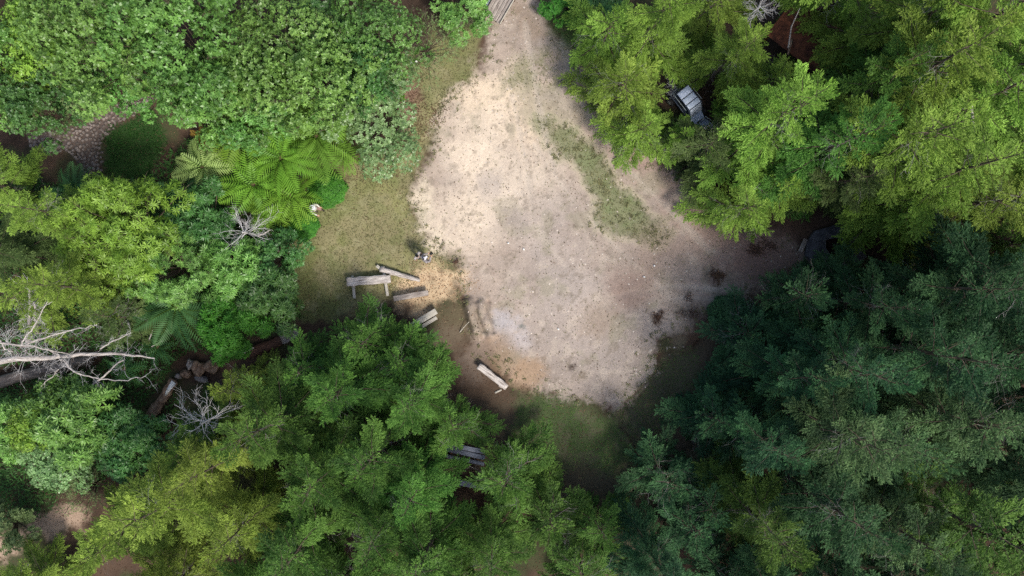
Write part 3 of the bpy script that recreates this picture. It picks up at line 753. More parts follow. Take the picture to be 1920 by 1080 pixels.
def broadleaf(name, Rr, H, seed, nlobe=46, nros=2100, nleaf=6, L=(.12, .22), W=(.06, .10), lobe=(.5, 1.15), flat=.80, twig=44, tilt=(.05, .55)):
    """spreading crown of many leafy clumps carried on limbs"""
    r = np.random.default_rng(seed)
    hc = H - Rr * flat
    cs = []; lr = []
    for i in range(nlobe):
        u = (i + .5) / nlobe; el = math.asin(min(1, 1 - u * 1.08)); az = i * 2.39996 + r.normal(0, .2)
        q = np.array([math.cos(az) * math.cos(el), math.sin(az) * math.cos(el), math.sin(el) * flat])
        rr = Rr * r.uniform(.60, 1.0) * (1 + .16 * math.sin(3 * az + seed)) * (1 if i % 3 else 1.12)
        cs.append(q * rr + np.array([0, 0, hc]) + r.normal(0, .15, 3)); lr.append(r.uniform(*lobe) * Rr / 4)
    cs = np.array(cs); lr = np.array(lr)
    area = lr ** 2; cnt = r.multinomial(nros, area / area.sum())
    P = []; N = []; T = []
    for c, l, n in zip(cs, lr, cnt):
        d = r.normal(0, 1, (n, 3)); d[:, 2] = np.abs(d[:, 2]) * 1.1 - .25; d = unit(d)
        rad = l * (1 + .25 * r.normal(0, .5, n)) 
        P.append(c + d * rad[:, None] * np.array([1, 1, .75])); N.append(d + np.array([0, 0, .55]) + r.normal(0, .2, (n, 3)))
        T.append(np.full(n, r.uniform(0, .5)) + r.uniform(0, .5, n))
    P = np.concatenate(P); N = np.concatenate(N); T = np.concatenate(T)
    v, k = rosettes(P, N, nleaf, L, W, r, tilt)
    t = np.clip(np.tile(T, k) + r.normal(0, .13, len(T) * k), 0, 1)
    crown = build_mesh(name + "_crown", v, [np.arange(len(v)).reshape(-1, 4)], tint=t)
    w = Wood()
    fork = np.array([0, 0, hc * .55])
    w.tube([[0, 0, 0], [.05, .02, hc * .3], fork], [.045 * H * .6, .035 * H * .6, .03 * H * .6], 8)
    for i in range(0, nlobe):
        c = cs[i]; mid = (fork + c) / 2 + np.array([0, 0, -.15 * Rr * .5]) + r.normal(0, .12, 3)
        w.tube([fork, mid, c + np.array([0, 0, lr[i] * .3])], [.05, .032, .012], 5, cap=False)
    for i in range(twig):
        j = r.integers(nlobe); d = unit(cs[j] - fork + r.normal(0, .4, 3))
        twigs(w, cs[j], d, lr[j] * r.uniform(1.1, 1.5), .014, 1, r, nb=3)
    trunk = w.mesh(name + "_trunk"); trunk.materials.append(M['bark'])
    return crown, trunk

BRO = {}
BRO['a'] = broadleaf("broadleaf_a", 3.6, 8.0, 11, nlobe=26, nros=2300, L=(.14, .27), W=(.075, .13), lobe=(.7, 1.45))
BRO['b'] = broadleaf("broadleaf_b", 3.2, 7.0, 12, nlobe=22, nros=1900, L=(.14, .27), W=(.075, .13), lobe=(.7, 1.45))
BRO['c'] = broadleaf("broadleaf_c", 4.0, 9.0, 13, nlobe=30, nros=2700, L=(.13, .25), W=(.07, .12), lobe=(.7, 1.45))
BRO['star'] = broadleaf("broadleaf_star", 2.6, 6.0, 14, nlobe=34, nros=1100, nleaf=9, L=(.18, .30), W=(.035, .06), tilt=(-.1, .4))
BRO['small'] = broadleaf("broadleaf_small", 1.6, 3.2, 15, nlobe=24, nros=1300, L=(.10, .18), W=(.05, .08), twig=8)
BRO['long'] = broadleaf("broadleaf_long", 1.9, 3.8, 16, nlobe=30, nros=1000, nleaf=7, L=(.18, .32), W=(.05, .08), twig=10)
BRO['thin'] = broadleaf("broadleaf_thin", 2.6, 5.5, 17, nlobe=34, nros=900, nleaf=5, L=(.07, .13), W=(.03, .05), twig=90)

def round_bush(name, Rr, H, seed, n=2600, L=(.06, .12), W=(.03, .055)):
    r = np.random.default_rng(seed)
    d = r.normal(0, 1, (n, 3)); d[:, 2] = np.abs(d[:, 2]); d = unit(d)
    nz = 1 + .10 * np.sin(d[:, 0] * 7 + seed) * np.cos(d[:, 1] * 6) + r.normal(0, .05, n)
    P = d * nz[:, None] * np.array([Rr, Rr, H * .75]) + np.array([0, 0, H * .22])
    v, k = rosettes(P, d + np.array([0, 0, .5]), 5, L, W, r)
    t = np.clip(np.tile(r.uniform(.0, .8, n), k) + r.normal(0, .12, n * k), 0, 1)
    crown = build_mesh(name + "_crown", v, [np.arange(len(v)).reshape(-1, 4)], tint=t)
    w = Wood()
    for i in range(9):
        a = i * .7; w.tube([[0, 0, 0], [math.cos(a) * Rr * .4, math.sin(a) * Rr * .4, H * .5], [math.cos(a) * Rr * .75, math.sin(a) * Rr * .75, H * .75]], [.03, .02, .008], 5, cap=False)
    w.tube([[0, 0, 0], [0, 0, H * .8]], [.04, .01], 6)
    trunk = w.mesh(name + "_trunk"); trunk.materials.append(M['bark'])
    return crown, trunk
BUSH = round_bush("round_bush", .95, 1.3, 21)
BUSHB = round_bush("dense_bush", 1.5, 2.6, 22, n=4200)

def fern_frond(L, r, droop):
    """one frond along +X: rachis points and pinnae quads"""
    n = int(L / .135)
    P = []; D = []; Ls = []; T = []
    def ax(t): return np.array([L * .95 * t, 0, L * (.42 * t - droop * t * t)])
    for i in range(n):
        t = (i + 1.5) / (n + 1)
        if t < .12 or t > 1: continue
        e = math.sin(math.pi * min(1, (t * .86 + .12))) ** .75 
        l = .25 * L * e * (.35 + .65 * min(1, t / .3)) + .03
        for s in (-1, 1):
            P.append(ax(t)); a = R(74 - 26 * t) * s
            D.append(np.array([math.cos(a), math.sin(a), -.18 + r.normal(0, .05)])); Ls.append(l * r.uniform(.93, 1.05)); T.append(t)
    P.append(ax(.97)); D.append(np.array([1, 0, -.6])); Ls.append(.12); T.append(1)
    P = np.array(P); D = np.array(D); Ls = np.array(Ls); T = np.array(T)
    k = len(P)
    v, f = leaf_quads(P, D, np.tile([0, 0, 1.0], (k, 1)) + r.normal(0, .08, (k, 3)), Ls, .065 + .05 * Ls, .35, -.25)
    rach = np.array([ax(t) for t in np.linspace(0, 1, 7)])
    return v, rach, T

def tree_fern(name, L, H, n, seed):
    r = np.random.default_rng(seed); V = []; T = []; w = Wood(); st = Wood()
    for i in range(n):
        inner = i >= n * .7
        v, rc, t = fern_frond(L * (r.uniform(.85, 1.1) if not inner else r.uniform(.5, .75)), r, r.uniform(.40, .80) if not inner else .25)
        Mx = rotmat(i * 2.39996 + r.normal(0, .35), R(r.normal(6, 8) if not inner else 28), R(r.normal(0, 18)))
        V.append(v @ Mx.T + [0, 0, H]); T.append(np.clip(r.uniform(0, .6) + t * .35, 0, 1))
        st.tube(rc @ Mx.T + [0, 0, H], np.linspace(.014, .004, 7), 4, cap=False)
    v = np.concatenate(V); fronds = build_mesh(name + "_fronds", v, [np.arange(len(v)).reshape(-1, 4)], tint=np.concatenate(T))
    w.tube([[0, 0, 0], [.03, 0, H * .5], [0, 0, H + .05]], [.13, .10, .12], 8)
    trunk = w.mesh(name + "_trunk"); trunk.materials.append(M['timber'])
    stems = st.mesh(name + "_stems"); stems.materials.append(M['fern'])
    return fronds, trunk, stems
FERN = {'a': tree_fern("fern_a", 2.6, 2.6, 24, 41), 'b': tree_fern("fern_b", 2.0, 2.0, 20, 42), 'c': tree_fern("fern_c", 1.3, 1.2, 16, 43)}

# ------------------------------------------------------------------ place plants
def with_mat(o, mat):
    if not o.data.materials: o.data.materials.append(mat)
    s = o.material_slots[0]; s.link = 'OBJECT'; s.material = mat

def put_tree(kind, proto, px, py, zc, scale, mat, rz, label, cat, group, name, dead=False):
    x, y = G(px, py, zc)
    root = empty(name, (x, y, hz(x, y) - .05), rz, label, cat, group)
    s = scale if not np.isscalar(scale) else (scale, scale, scale)
    root.scale = s
    c = link("crown" if kind != 'fern' else "fronds", proto[0], None, root); with_mat(c, mat)
    link("trunk", proto[1], None, root)
    if kind == 'fern': link("frond_stems", proto[2], None, root)
    return root

def con(p, px, py, zc, s, mat, label, dead=False, g="feathery conifers round the clearing"):
    con.n = getattr(con, 'n', 0) + 1
    sc = s if not np.isscalar(s) else (s, s, s * (1.4 if p in 'abcd' else 1.1))
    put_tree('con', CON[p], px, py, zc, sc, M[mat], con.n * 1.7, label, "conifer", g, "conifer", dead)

# upper right stand, lime green
con('e', 1135, 60, 3, .95, 'lime', "small lime green conifer reaching over the top of the bare track")
con('f', 1165, 160, 4, 1.05, 'lime', "slim lime conifer whose twigs overhang the clearing above the weedy island")
con('b', 1240, 25, 7, .68, 'lime', "lime conifer at the top edge between the track and the grey twig tangle", True)
con('c', 1370, 105, 5, .60, 'lime', "broad bright lime conifer between the buggy and the rusty shed")
con('e', 1195, 250, 2.5, .85, 'lime', "low spreading conifer just below and beside the faded blue buggy")
con('e', 1322, 285, 3, .95, 'olive', "dull olive conifer at the near side of the blue buggy")
con('a', 1440, 235, 6, .80, 'lime', "full lime conifer standing straight below the rusty shed", True)
con('b', 1610, -40, 7, .85, 'lime', "conifer at the top edge whose bough hangs over the shed roof")
con('c', 1670, 155, 8, .80, 'mid', "deeper green conifer just beyond the rusty shed", True)
con('a', 1770, 5, 10, .90, 'lime', "tall lime conifer on the top edge, second beyond the shed")
con('d', 1745, 130, 9, .95, 'lime', "narrow lime conifer below the tall ones on the top edge")
con('b', 1850, 40, 10, 1.0, 'lime', "tall lime conifer filling the upper right corner", True)
con('c', 1870, 190, 9, .95, 'lime', "broad lime conifer cut by the right edge below the corner tree")
con('a', 1570, 270, 8, .80, 'mid', "mid green conifer in the middle of the lime stand, shaded by neighbours")
con('d', 1690, 265, 9, .95, 'lime', "lime conifer above the fire pit, two rows back", True)
con('b', 1800, 320, 9, .85, 'yellow', "yellowish conifer near the right edge, above the dark blue-green stand")
con('f', 1385, 385, 3.5, .95, 'lime', "lime conifer hanging over the brown litter where the track leaves")
con('e', 1475, 350, 4, .9, 'lime', "lime conifer between the track mouth and the fire pit", True)
con('d', 1610, 330, 7, .60, 'olive', "thin olive conifer leaning over the grey fire pit")
con('c', 1745, 375, 8, .70, 'lime', "lime conifer just beyond the fire pit with a hanging lower spray", True)
con('a', 1890, 370, 9, .85, 'yellow', "yellow-green conifer on the right edge, last before the dark stand")
# lower right stand, blue green
B = "dark blue-green conifers of the lower right stand"
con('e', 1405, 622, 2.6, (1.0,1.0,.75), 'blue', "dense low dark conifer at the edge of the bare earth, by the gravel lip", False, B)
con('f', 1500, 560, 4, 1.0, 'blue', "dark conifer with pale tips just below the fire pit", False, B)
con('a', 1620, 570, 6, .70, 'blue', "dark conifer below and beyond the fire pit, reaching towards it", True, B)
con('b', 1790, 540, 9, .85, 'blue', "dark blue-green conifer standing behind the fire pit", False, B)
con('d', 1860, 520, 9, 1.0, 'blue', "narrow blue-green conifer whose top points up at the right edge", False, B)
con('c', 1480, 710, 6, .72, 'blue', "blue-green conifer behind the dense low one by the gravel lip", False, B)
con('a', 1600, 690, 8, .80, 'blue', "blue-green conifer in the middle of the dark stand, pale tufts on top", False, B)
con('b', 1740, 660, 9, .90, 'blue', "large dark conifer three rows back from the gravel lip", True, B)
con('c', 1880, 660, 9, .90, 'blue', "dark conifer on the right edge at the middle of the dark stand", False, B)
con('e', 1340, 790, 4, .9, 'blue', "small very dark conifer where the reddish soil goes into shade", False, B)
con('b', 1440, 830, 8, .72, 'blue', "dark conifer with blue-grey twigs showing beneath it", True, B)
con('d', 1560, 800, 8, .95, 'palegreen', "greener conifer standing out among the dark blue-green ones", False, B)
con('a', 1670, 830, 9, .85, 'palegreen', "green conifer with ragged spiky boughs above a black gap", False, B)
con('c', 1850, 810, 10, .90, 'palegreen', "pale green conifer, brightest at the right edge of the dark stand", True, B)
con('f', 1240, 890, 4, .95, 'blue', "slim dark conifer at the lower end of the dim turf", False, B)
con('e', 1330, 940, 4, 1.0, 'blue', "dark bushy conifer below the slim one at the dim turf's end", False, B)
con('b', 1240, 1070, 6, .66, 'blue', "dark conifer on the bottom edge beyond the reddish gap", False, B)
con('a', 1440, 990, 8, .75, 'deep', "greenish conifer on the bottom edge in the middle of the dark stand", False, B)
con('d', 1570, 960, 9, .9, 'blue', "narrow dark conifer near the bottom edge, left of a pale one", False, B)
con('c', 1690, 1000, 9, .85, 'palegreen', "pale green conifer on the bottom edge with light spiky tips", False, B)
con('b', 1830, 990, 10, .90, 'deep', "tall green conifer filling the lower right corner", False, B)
# lower left stand, mid green
C_ = "mid green conifers of the lower left stand"
con('f', 755, 668, 3.2, .85, 'deep', "fresh green conifer over the pale plank bench", False, C_)
con('e', 690, 640, 3.5, .95, 'mid', "bright green conifer just below the long log bench", True, C_)
con('c', 640, 730, 5, .70, 'deep', "bushy green conifer below the bright one by the log bench", True, C_)
con('a', 780, 745, 5, .62, 'mid', "bright conifer whose sprays nearly touch the tilted log", False, C_)
con('f', 560, 690, 4, .85, 'deep', "dim green conifer beside the old sawn timber", True, C_)
con('d', 520, 790, 7, .8, 'deep', "green conifer with yellowish upper sprays right of the lower bare twig tree", False, C_)
con('f', 440, 735, 4, .75, 'yellow', "small yellow-green conifer beside the rotten stump", False, C_)
con('b', 700, 860, 8, .72, 'deep', "tall green conifer in the middle of the lower left stand", False, C_)
con('a', 765, 940, 8, .66, 'mid', "bright yellow-green topped conifer beside the blue-grey planks", False, C_)
con('c', 580, 900, 8, .78, 'deep', "broad green conifer left of the tall one in the lower stand", True, C_)
con('b', 375, 890, 9, .72, 'yellow', "yellow conifer whose spiky boughs stand out against darker ones", False, C_)
con('d', 290, 960, 9, .85, 'yellow', "yellow-green conifer by the sandy patch at the lower left", False, C_)
con('a', 430, 1010, 8, .66, 'yellow', "conifer on the bottom edge directly below the spiky yellow one", True, C_)
con('c', 155, 1045, 8, .62, 'yellow', "yellow-green conifer on the bottom edge next to the sandy patch", False, C_)
con('b', 560, 1030, 8, .75, 'deep', "green conifer on the bottom edge with bare twigs below", True, C_)
con('a', 700, 1010, 8, .72, 'deep', "mid green conifer on the bottom edge under the tall one", False, C_)
con('d', 800, 1050, 8, .8, 'mid', "conifer on the bottom edge with bright upturned sprays", False, C_)
con('f', 958, 890, 3.5, 1.05, 'deep', "small dim conifer at the end of the blue-grey planks", False, C_)
con('e', 1030, 985, 4, .95, 'deep', "low spreading conifer beside the reddish gap at the bottom", False, C_)
con('a', 920, 1040, 6, .62, 'deep', "conifer on the bottom edge beside the low spreading one", False, C_)
con('c', 330, 840, 7, .55, 'deep', "dull conifer below the lower bare twig tree", False, C_)
# left side
D_ = "conifers on the left side"
con('a', 50, 390, 8, .62, 'yellow', "yellow-green conifer on the left edge beyond the dark fern", True, D_)
con('d', 125, 540, 6, .62, 'lime', "lime conifer behind the star-leaved tree, above the fallen trunk", True, D_)
con('f', 15, 560, 5, .9, 'yellow', "yellowish conifer on the left edge over the bleached branches", True, D_)
con('f', 215, 600, 4, .85, 'olive', "dull olive conifer beside the dark fern and the fallen trunk", True, D_)

# trees rooted outside the picture whose low boughs reach in
E_ = "conifers cut by the frame"
con('b', 1945, 110, 5, .9, 'lime', "lime conifer mostly outside the right edge, highest of those", False, E_)
con('c', 1950, 290, 5, .85, 'lime', "lime conifer reaching in over the right edge at the yellowish trees", False, E_)
con('a', 1955, 450, 5, .85, 'mid', "green conifer reaching in where lime and dark stands meet at the right edge", False, E_)
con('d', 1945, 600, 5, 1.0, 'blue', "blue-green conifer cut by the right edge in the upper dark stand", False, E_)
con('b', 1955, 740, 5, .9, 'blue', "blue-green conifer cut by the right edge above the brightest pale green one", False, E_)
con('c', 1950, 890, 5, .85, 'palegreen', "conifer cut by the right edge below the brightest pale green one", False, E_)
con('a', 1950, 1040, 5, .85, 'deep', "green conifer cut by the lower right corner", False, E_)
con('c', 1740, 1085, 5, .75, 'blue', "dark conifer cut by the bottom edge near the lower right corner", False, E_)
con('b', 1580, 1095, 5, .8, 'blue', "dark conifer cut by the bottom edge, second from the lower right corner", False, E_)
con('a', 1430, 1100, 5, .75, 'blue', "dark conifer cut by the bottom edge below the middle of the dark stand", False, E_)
con('f', 1090, 1065, 3, 1.0, 'mid', "small green conifer cut by the bottom edge beside the reddish gap", False, E_)
con('b', 860, 1100, 5, .7, 'deep', "green conifer cut by the bottom edge under the bright upturned sprays", False, E_)
con('c', 640, 1100, 5, .7, 'deep', "green conifer cut by the bottom edge below the tall lower trees", False, E_)
con('a', 480, 1105, 5, .7, 'deep', "olive conifer cut by the bottom edge, beside the yellow-green ones", False, E_)
con('b', 320, 1100, 5, .7, 'yellow', "yellow-green conifer cut by the bottom edge below the sandy patch's neighbour", False, E_)
con('c', -25, 345, 5, .55, 'yellow', "yellow-green conifer reaching in from the left edge beside the cobbles", False, E_)
con('a', -10, 470, 5, .62, 'olive', "olive conifer reaching in from the left edge above the dead tree", False, E_)

def bro(p, px, py, zc, s, mat, rz, label, g="leafy broadleaf trees of the upper left"):
    sc = s if not np.isscalar(s) else (s, s, s)
    if p in 'abc':
        bro.n = getattr(bro, 'n', 0) + 1
        sc = (sc[0] * .86, sc[1] * .86, sc[2] * (.78, 1.12, .92, 1.22)[bro.n % 4])
    put_tree('bro', BRO[p], px, py, zc, sc, M[mat], rz, label, "tree", g, "broadleaf_tree")

bro('c', 165, 55, 8, .88, 'broad', 0.3, "wide leafy tree near the upper left corner, second from the left edge")
bro('b', 20, 55, 7, .9, 'broad_lime', 1.3, "yellow-green leafy tree cut by the left edge at the top")
bro('a', 310, 55, 8, 1.0, 'broad_mid', 2.1, "broad leafy tree on the top edge, above the cobbled path")
bro('c', 450, 75, 8, .90, 'broad', 4.4, "leafy tree with pinkish twigs on the top edge, centre of the canopy")
bro('b', 365, 155, 6, .76, 'broad', 3.9, "leafy tree hanging over the top of the dark grass plot")
bro('a', 470, 180, 6, .70, 'broad_mid', 5.2, "leafy tree just above the green tree ferns")
bro('b', 200, 132, 6.5, .64, 'broad_mid', 0.9, "leafy tree over the upper end of the cobbled path")
bro('a', 570, 55, 7, .78, 'broad_dark', 2.9, "darker leafy tree on the top edge beside the paler grove")
bro('b', 590, 150, 6, .85, 'broad', 1.9, "leafy tree above the bright yellow-green tree fern")
bro('c', 685, 35, 6.5, .68, 'broad_mid', 5.7, "leafy tree on the top edge nearest the bare track")
bro('b', 665, 125, 5, .62, 'broad_dark', 0.1, "dark green tree beside the white flowers and brown litter")
bro('a', 688, 208, 3.6, (.84,.84,.6), 'broad_pale', 2.2, "round pale fresh-green tree over the brown leaf litter")
bro('thin', 790, 75, 3.5, .75, 'thin', 1.1, "thin grey-green tree letting the grass show through at the top")
bro('a', 25, 170, 6, .66, 'broad_dark', 4.0, "dark blue-green tree on the left edge above the cobbles")
bro('b', 100, 150, 5, .55, 'broad_dark', 2.4, "shaded leafy tree over the cobbles' far end")
bro('thin', 60, 130, 6, .9, 'thin', 3.1, "sparse brownish tree with bare twigs on the left edge")
bro('small', 872, 8, 1.5, (1.15,1.15,.8), 'broad', 0.4, "bright green shrub beside the plank walkway at the top")
bro('star', 205, 425, 6, 1.1, 'broad_lime', 0.7, "star-leaved lime tree standing out on the left side", "broadleaf trees of the left side")
bro('star', 150, 475, 6, .85, 'broad_lime', 2.7, "smaller star-leaved tree tucked below the lime one", "broadleaf trees of the left side")
bro('long', 370, 410, 3, .95, 'broad_dark', 1.7, "dark shrub left of the upper bare twig tree", "broadleaf trees of the left side")
bro('star', 320, 500, 3.5, .85, 'broad', 3.7, "green star-leaved shrub above the big dark fern", "broadleaf trees of the left side")
bro('long', 430, 500, 3, 1.0, 'broad', 4.7, "leafy shrub below the upper bare twig tree", "broadleaf trees of the left side")
bro('long', 500, 555, 3, .95, 'broad_dark', 5.7, "dim shrub at the edge of the trodden grass", "broadleaf trees of the left side")
bro('long', 425, 615, 3, .95, 'hedge', 0.5, "vivid green shrub between the dark fern and the sawn timber", "broadleaf trees of the left side")
bro('small', 520, 480, 2, .95, 'broad_dark', 2.5, "small dark shrub beside the white stone at the grass edge", "broadleaf trees of the left side")
bro('b', 25, 812, 5, .48, 'broad_lime', 1.5, "leafy tree on the left edge below the fallen trunk", "broadleaf trees of the left side")
bro('long', 140, 800, 3.5, 1.2, 'broad', 3.3, "leafy tree between the fallen trunk and the pale-leaved tree", "broadleaf trees of the left side")
bro('b', 55, 880, 5, .60, 'broad_pale', 4.6, "pale glossy-leaved tree catching the sun above the sandy patch", "broadleaf trees of the left side")
bro('long', 220, 830, 3.5, 1.0, 'broad_dark', 0.2, "dark shrub between the pale-leaved tree and the conifers", "broadleaf trees of the left side")
bro('thin', 150, 920, 2.5, .55, 'thin', 0.9, "thin pale shrub at the upper rim of the sandy patch", "broadleaf trees of the left side")
bro('small', 20, 985, 1.5, .9, 'thin', 1.9, "small grey-green bush at the left edge of the sandy patch", "broadleaf trees of the left side")
bro('small', 1130, 22, 1.5, (.9,.9,.6), 'broad_dark', 0.4, "low dark green shrub beside the top of the bare track", "shrubs along the track")
bro('small', 1065, 12, .9, (.8,.8,.45), 'hedge', 1.4, "low weedy green clump on the verge at the top edge", "shrubs along the track")

bro('a', -20, 130, 5, .7, 'broad', 2.2, "leafy tree mostly outside the left edge, above the sparse brown one")
bro('long', -5, 805, 2.5, .9, 'broad', 1.2, "leafy tree cut by the left edge just under the fallen trunk", "broadleaf trees of the left side")
bro('small', 270, 830, 1.8, 1.1, 'broad_dark', 2.2, "dark shrub below the split log and its neighbours", "broadleaf trees of the left side")
bro('small', 115, 768, 2, 1.1, 'broad', 3.2, "green shrub along the lower side of the fallen trunk", "broadleaf trees of the left side")

def bush(proto, px, py, s, mat, label):
    put_tree('bush', proto, px, py, .6, s, M[mat], px * .1, label, "bush", "rounded bushes by the grass", "round_bush")
bush(BUSH, 613, 355, (1.0, 1.0, .9), 'hedge', "round clipped-looking bush under the bright fern, above the person in the cap")
bush(BUSH, 567, 422, (.85, .85, .8), 'hedge', "round bush just below the person in the pale cap")
bush(BUSHB, 1365, 590, (.7, .7, .6), 'blue', "dark rounded bush on the right rim of the bare earth")

def fern(p, px, py, zc, s, mat, rz, label):
    put_tree('fern', FERN[p], px, py, zc, s, M[mat], rz, label, "tree fern", "tree ferns below the leafy trees", "tree_fern")
fern('a', 590, 252, 3, 1.0, 'fern_bright', .3, "bright yellow-green tree fern beside the round pale tree")
fern('a', 525, 295, 2.6, .95, 'fern', 1.3, "green tree fern between the brightest fern and the dark gap")
fern('b', 555, 225, 3, .9, 'fern_bright', 2.2, "tree fern tucked under the leafy canopy by the brightest one")
fern('b', 440, 250, 2.5, 1.1, 'fern', 4.3, "green tree fern right under the edge of the leafy canopy")
fern('b', 375, 312, 2.2, .95, 'fern_pale', 3.3, "pale lime tree fern beside the dark grass plot")
fern('c', 410, 285, 1.6, .8, 'fern_pale', 0.6, "small pale fern close to the dying orange one")
fern('c', 372, 258, 1.4, .65, 'fern_dead', 5.3, "dying orange-yellow fern under the canopy edge")
fern('b', 478, 348, 1.8, 1.05, 'fern', 0.1, "tree fern below the dark gap among the ferns")
fern('b', 548, 368, 1.6, .95, 'fern', 2.0, "small tree fern next to the round clipped bush")
fern('b', 350, 375, 1.8, .9, 'fern_dark', 1.0, "dark tree fern below the dark grass plot")
fern('a', 125, 365, 2.6, .7, 'fern_dark', 3.0, "dark tree fern over the lower end of the cobbles")
fern('b', 255, 385, 2.2, .8, 'fern_dark', 4.0, "dim tree fern at the foot of the dark grass plot")
fern('a', 325, 575, 2.8, .95, 'fern_dark', 5.0, "large dark tree fern above the rotten stump")
fern('c', 410, 360, 1.2, 1.0, 'fern_dark', .9, "low dark fern above the bare twig tree")
fern('c', 240, 690, .8, 1.0, 'fern_dark', 2.9, "low fern between the fallen trunk and the stump")
fern('c', 300, 650, .8, .9, 'fern_dark', 1.9, "low dark fern above the short split log")
fern('b', 640, 285, 2.0, .62, 'fern_bright', 1.7, "bright fern at the brown litter's corner, above the round bush")
fern('b', 500, 395, 1.4, .8, 'fern', 2.7, "green fern between the upper leafless tree and the round bush")
con('e', 1455, 150, 3, .8, 'lime', "low lime conifer filling the hollow between the buggy and the rusty shed", False)
con('e', 1120, 985, 2.5, .8, 'mid', "low young conifer right at the reddish gap's upper side", False, E_)
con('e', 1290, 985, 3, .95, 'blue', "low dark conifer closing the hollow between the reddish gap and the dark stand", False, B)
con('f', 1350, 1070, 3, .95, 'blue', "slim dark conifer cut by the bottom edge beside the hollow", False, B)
con('f', 855, 800, 3, .85, 'mid', "green conifer leaning over the top of the blue-grey plank table", False, C_)
con('e', 1272, 258, 2.4, .62, 'lime', "very low lime conifer right against the buggy's lower side")
con('a', 75, 1095, 3, .55, 'yellow', "yellow-green conifer cut by the lower left corner below the sandy patch", False, E_)
con('e', 1345, 5, 3, .9, 'lime', "low lime conifer on the top edge just before the leafless tangle", False)
# ------------------------------------------------------------------ the rest
def P3(px, py, z=0.0):
    x, y = G(px, py, z); return np.array([x, y, z + hz(x, y)])

def bevel(o, w=.012):
    m = o.modifiers.new("bevel", 'BEVEL'); m.width = w; m.segments = 2; m.limit_method = 'ANGLE'
    return o

def log_mesh(name, L, rad, seed, half=False, rough=.06, taper=.9, seg=14, k=12, flat=1.0):
    """a log along X from 0..L; half=True: flat sawn face up"""
    r = np.random.default_rng(seed)
    an = np.linspace(0, 2 * np.pi, k, endpoint=False)
    v = []
    lump = r.normal(0, rough, (seg + 1, k)); lump = (lump + np.roll(lump, 1, 0) + np.roll(lump, 1, 1)) / 1.7
    sway = np.cumsum(r.normal(0, rad * .08, seg + 1))
    for i in range(seg + 1):
        t = i / seg; rr = rad * (1 - (1 - taper) * t) * (1 + lump[i])
        y = np.cos(an) * rr; z = np.sin(an) * rr * flat
        if half: z = np.minimum(z, rad * .12 + r.normal(0, .004, k))
        v.append(np.stack([np.full(k, L * t) + (r.normal(0, .01, k) if i in (0, seg) else 0), y + sway[i] * .5, z], 1))
    v = np.concatenate(v)
    i = np.arange(seg)[:, None] * k; j = np.arange(k)[None]; j2 = (j + 1) % k
    f = [np.stack([i + j, i + k + j, i + k + j2, i + j2], -1).reshape(-1, 4)]
    nv = len(v); v = np.vstack([v, [[0, 0, 0 if not half else -.1 * rad]], [[L, sway[-1] * .5, 0 if not half else -.1 * rad]]])
    f.append(np.array([[a, (a + 1) % k, nv] for a in range(k)])); f.append(np.array([[seg * k + (a + 1) % k, seg * k + a, nv + 1] for a in range(k)]))
    return build_mesh(name, v, [f[0], np.concatenate(f[1:])])

def at_line(name, a, b, za, zb=None, label=None, cat=None, group=None):
    """empty at the first end, +X pointing to the second"""
    zb = za if zb is None else zb
    A = P3(a[0], a[1], za); B = P3(b[0], b[1], zb); d = B - A
    o = empty(name, A, 0, label, cat, group)
    o.rotation_euler = Vector(d).to_track_quat('X', 'Z').to_euler()
    return o, float(np.linalg.norm(d))

# ---- benches by the shavings
GB = "rough timber benches around the wood shavings"
o, L = at_line("log_bench", (650, 529), (732, 523), .50, None, "long grey half-log bench on two cross timbers, top of the bench group", "bench", GB)
link("seat", log_mesh("seat", L, .26, 1, half=True, flat=.62), M['silver'], o)
for q, (x0, y0, y1) in enumerate(((.30, -.95, .35), (L - .34, -.95, .75))):
    w = Wood(); w.box((x0, (y0 + y1) / 2, -.32), (.15, y1 - y0, .15), rz=(.02, .08)[q]); 
    bevel(link("cross_beam", w.mesh("cross_beam"), M['plank_pale'], o))
    w = Wood(); w.box((x0, -.02, -.20), (.22, .30, .12)); link("block", w.mesh("block"), M['plank'], o)
    w = Wood(); w.box((x0, -.02, -.45), (.20, .34, .12)); link("foot", w.mesh("foot"), M['plank'], o)
o, L = at_line("split_log", (713, 504), (787, 526), .26, .20, "rough split log lying slanted at the top of the orange shavings", "log", None)
link("wood", log_mesh("wood", L, .17, 2, rough=.16, taper=.55, flat=.7), M['silver'], o)
w = Wood(); 
for i in range(5): w.box((L * (.25 + .13 * i), .09 - .02 * i, .06 - .01 * i), (L * .22, .06, .05), rz=-.05 + .03 * i, ry=.03)
link("splinters", w.mesh("splinters"), M['plank_pale'], o)
w = Wood(); w.box((L * .12, 0, -.17), (.2, .34, .12)); w.box((L * .8, 0, -.14), (.18, .3, .10)); link("block", w.mesh("block"), M['plank'], o)
o, L = at_line("short_plank", (706, 498), (723, 512), .22, .22, "short pale plank end leaning by the long log bench", "plank", None)
w = Wood(); w.box((L / 2, 0, 0), (L, .17, .06)); bevel(link("board", w.mesh("board"), M['plank_pale'], o))
w = Wood(); w.box((L * .9, -.02, -.11), (.16, .20, .16)); link("block", w.mesh("block"), M['plank_pale'], o)
o, L = at_line("plank_bench", (738, 560), (803, 549), .42, None, "grey plank bench along the lower side of the orange shavings", "bench", GB)
w = Wood(); w.box((L / 2, 0, 0), (L, .30, .09)); bevel(link("seat", w.mesh("seat"), M['plank'], o))
for x0 in (.25, L - .3):
    w = Wood(); w.box((x0, 0, -.24), (.16, .26, .37)); bevel(link("leg", w.mesh("leg"), M['plank'], o))
o, L = at_line("board_bench", (772, 611), (818, 583), .46, None, "pale two-board bench half under the fresh green conifer", "bench", GB)
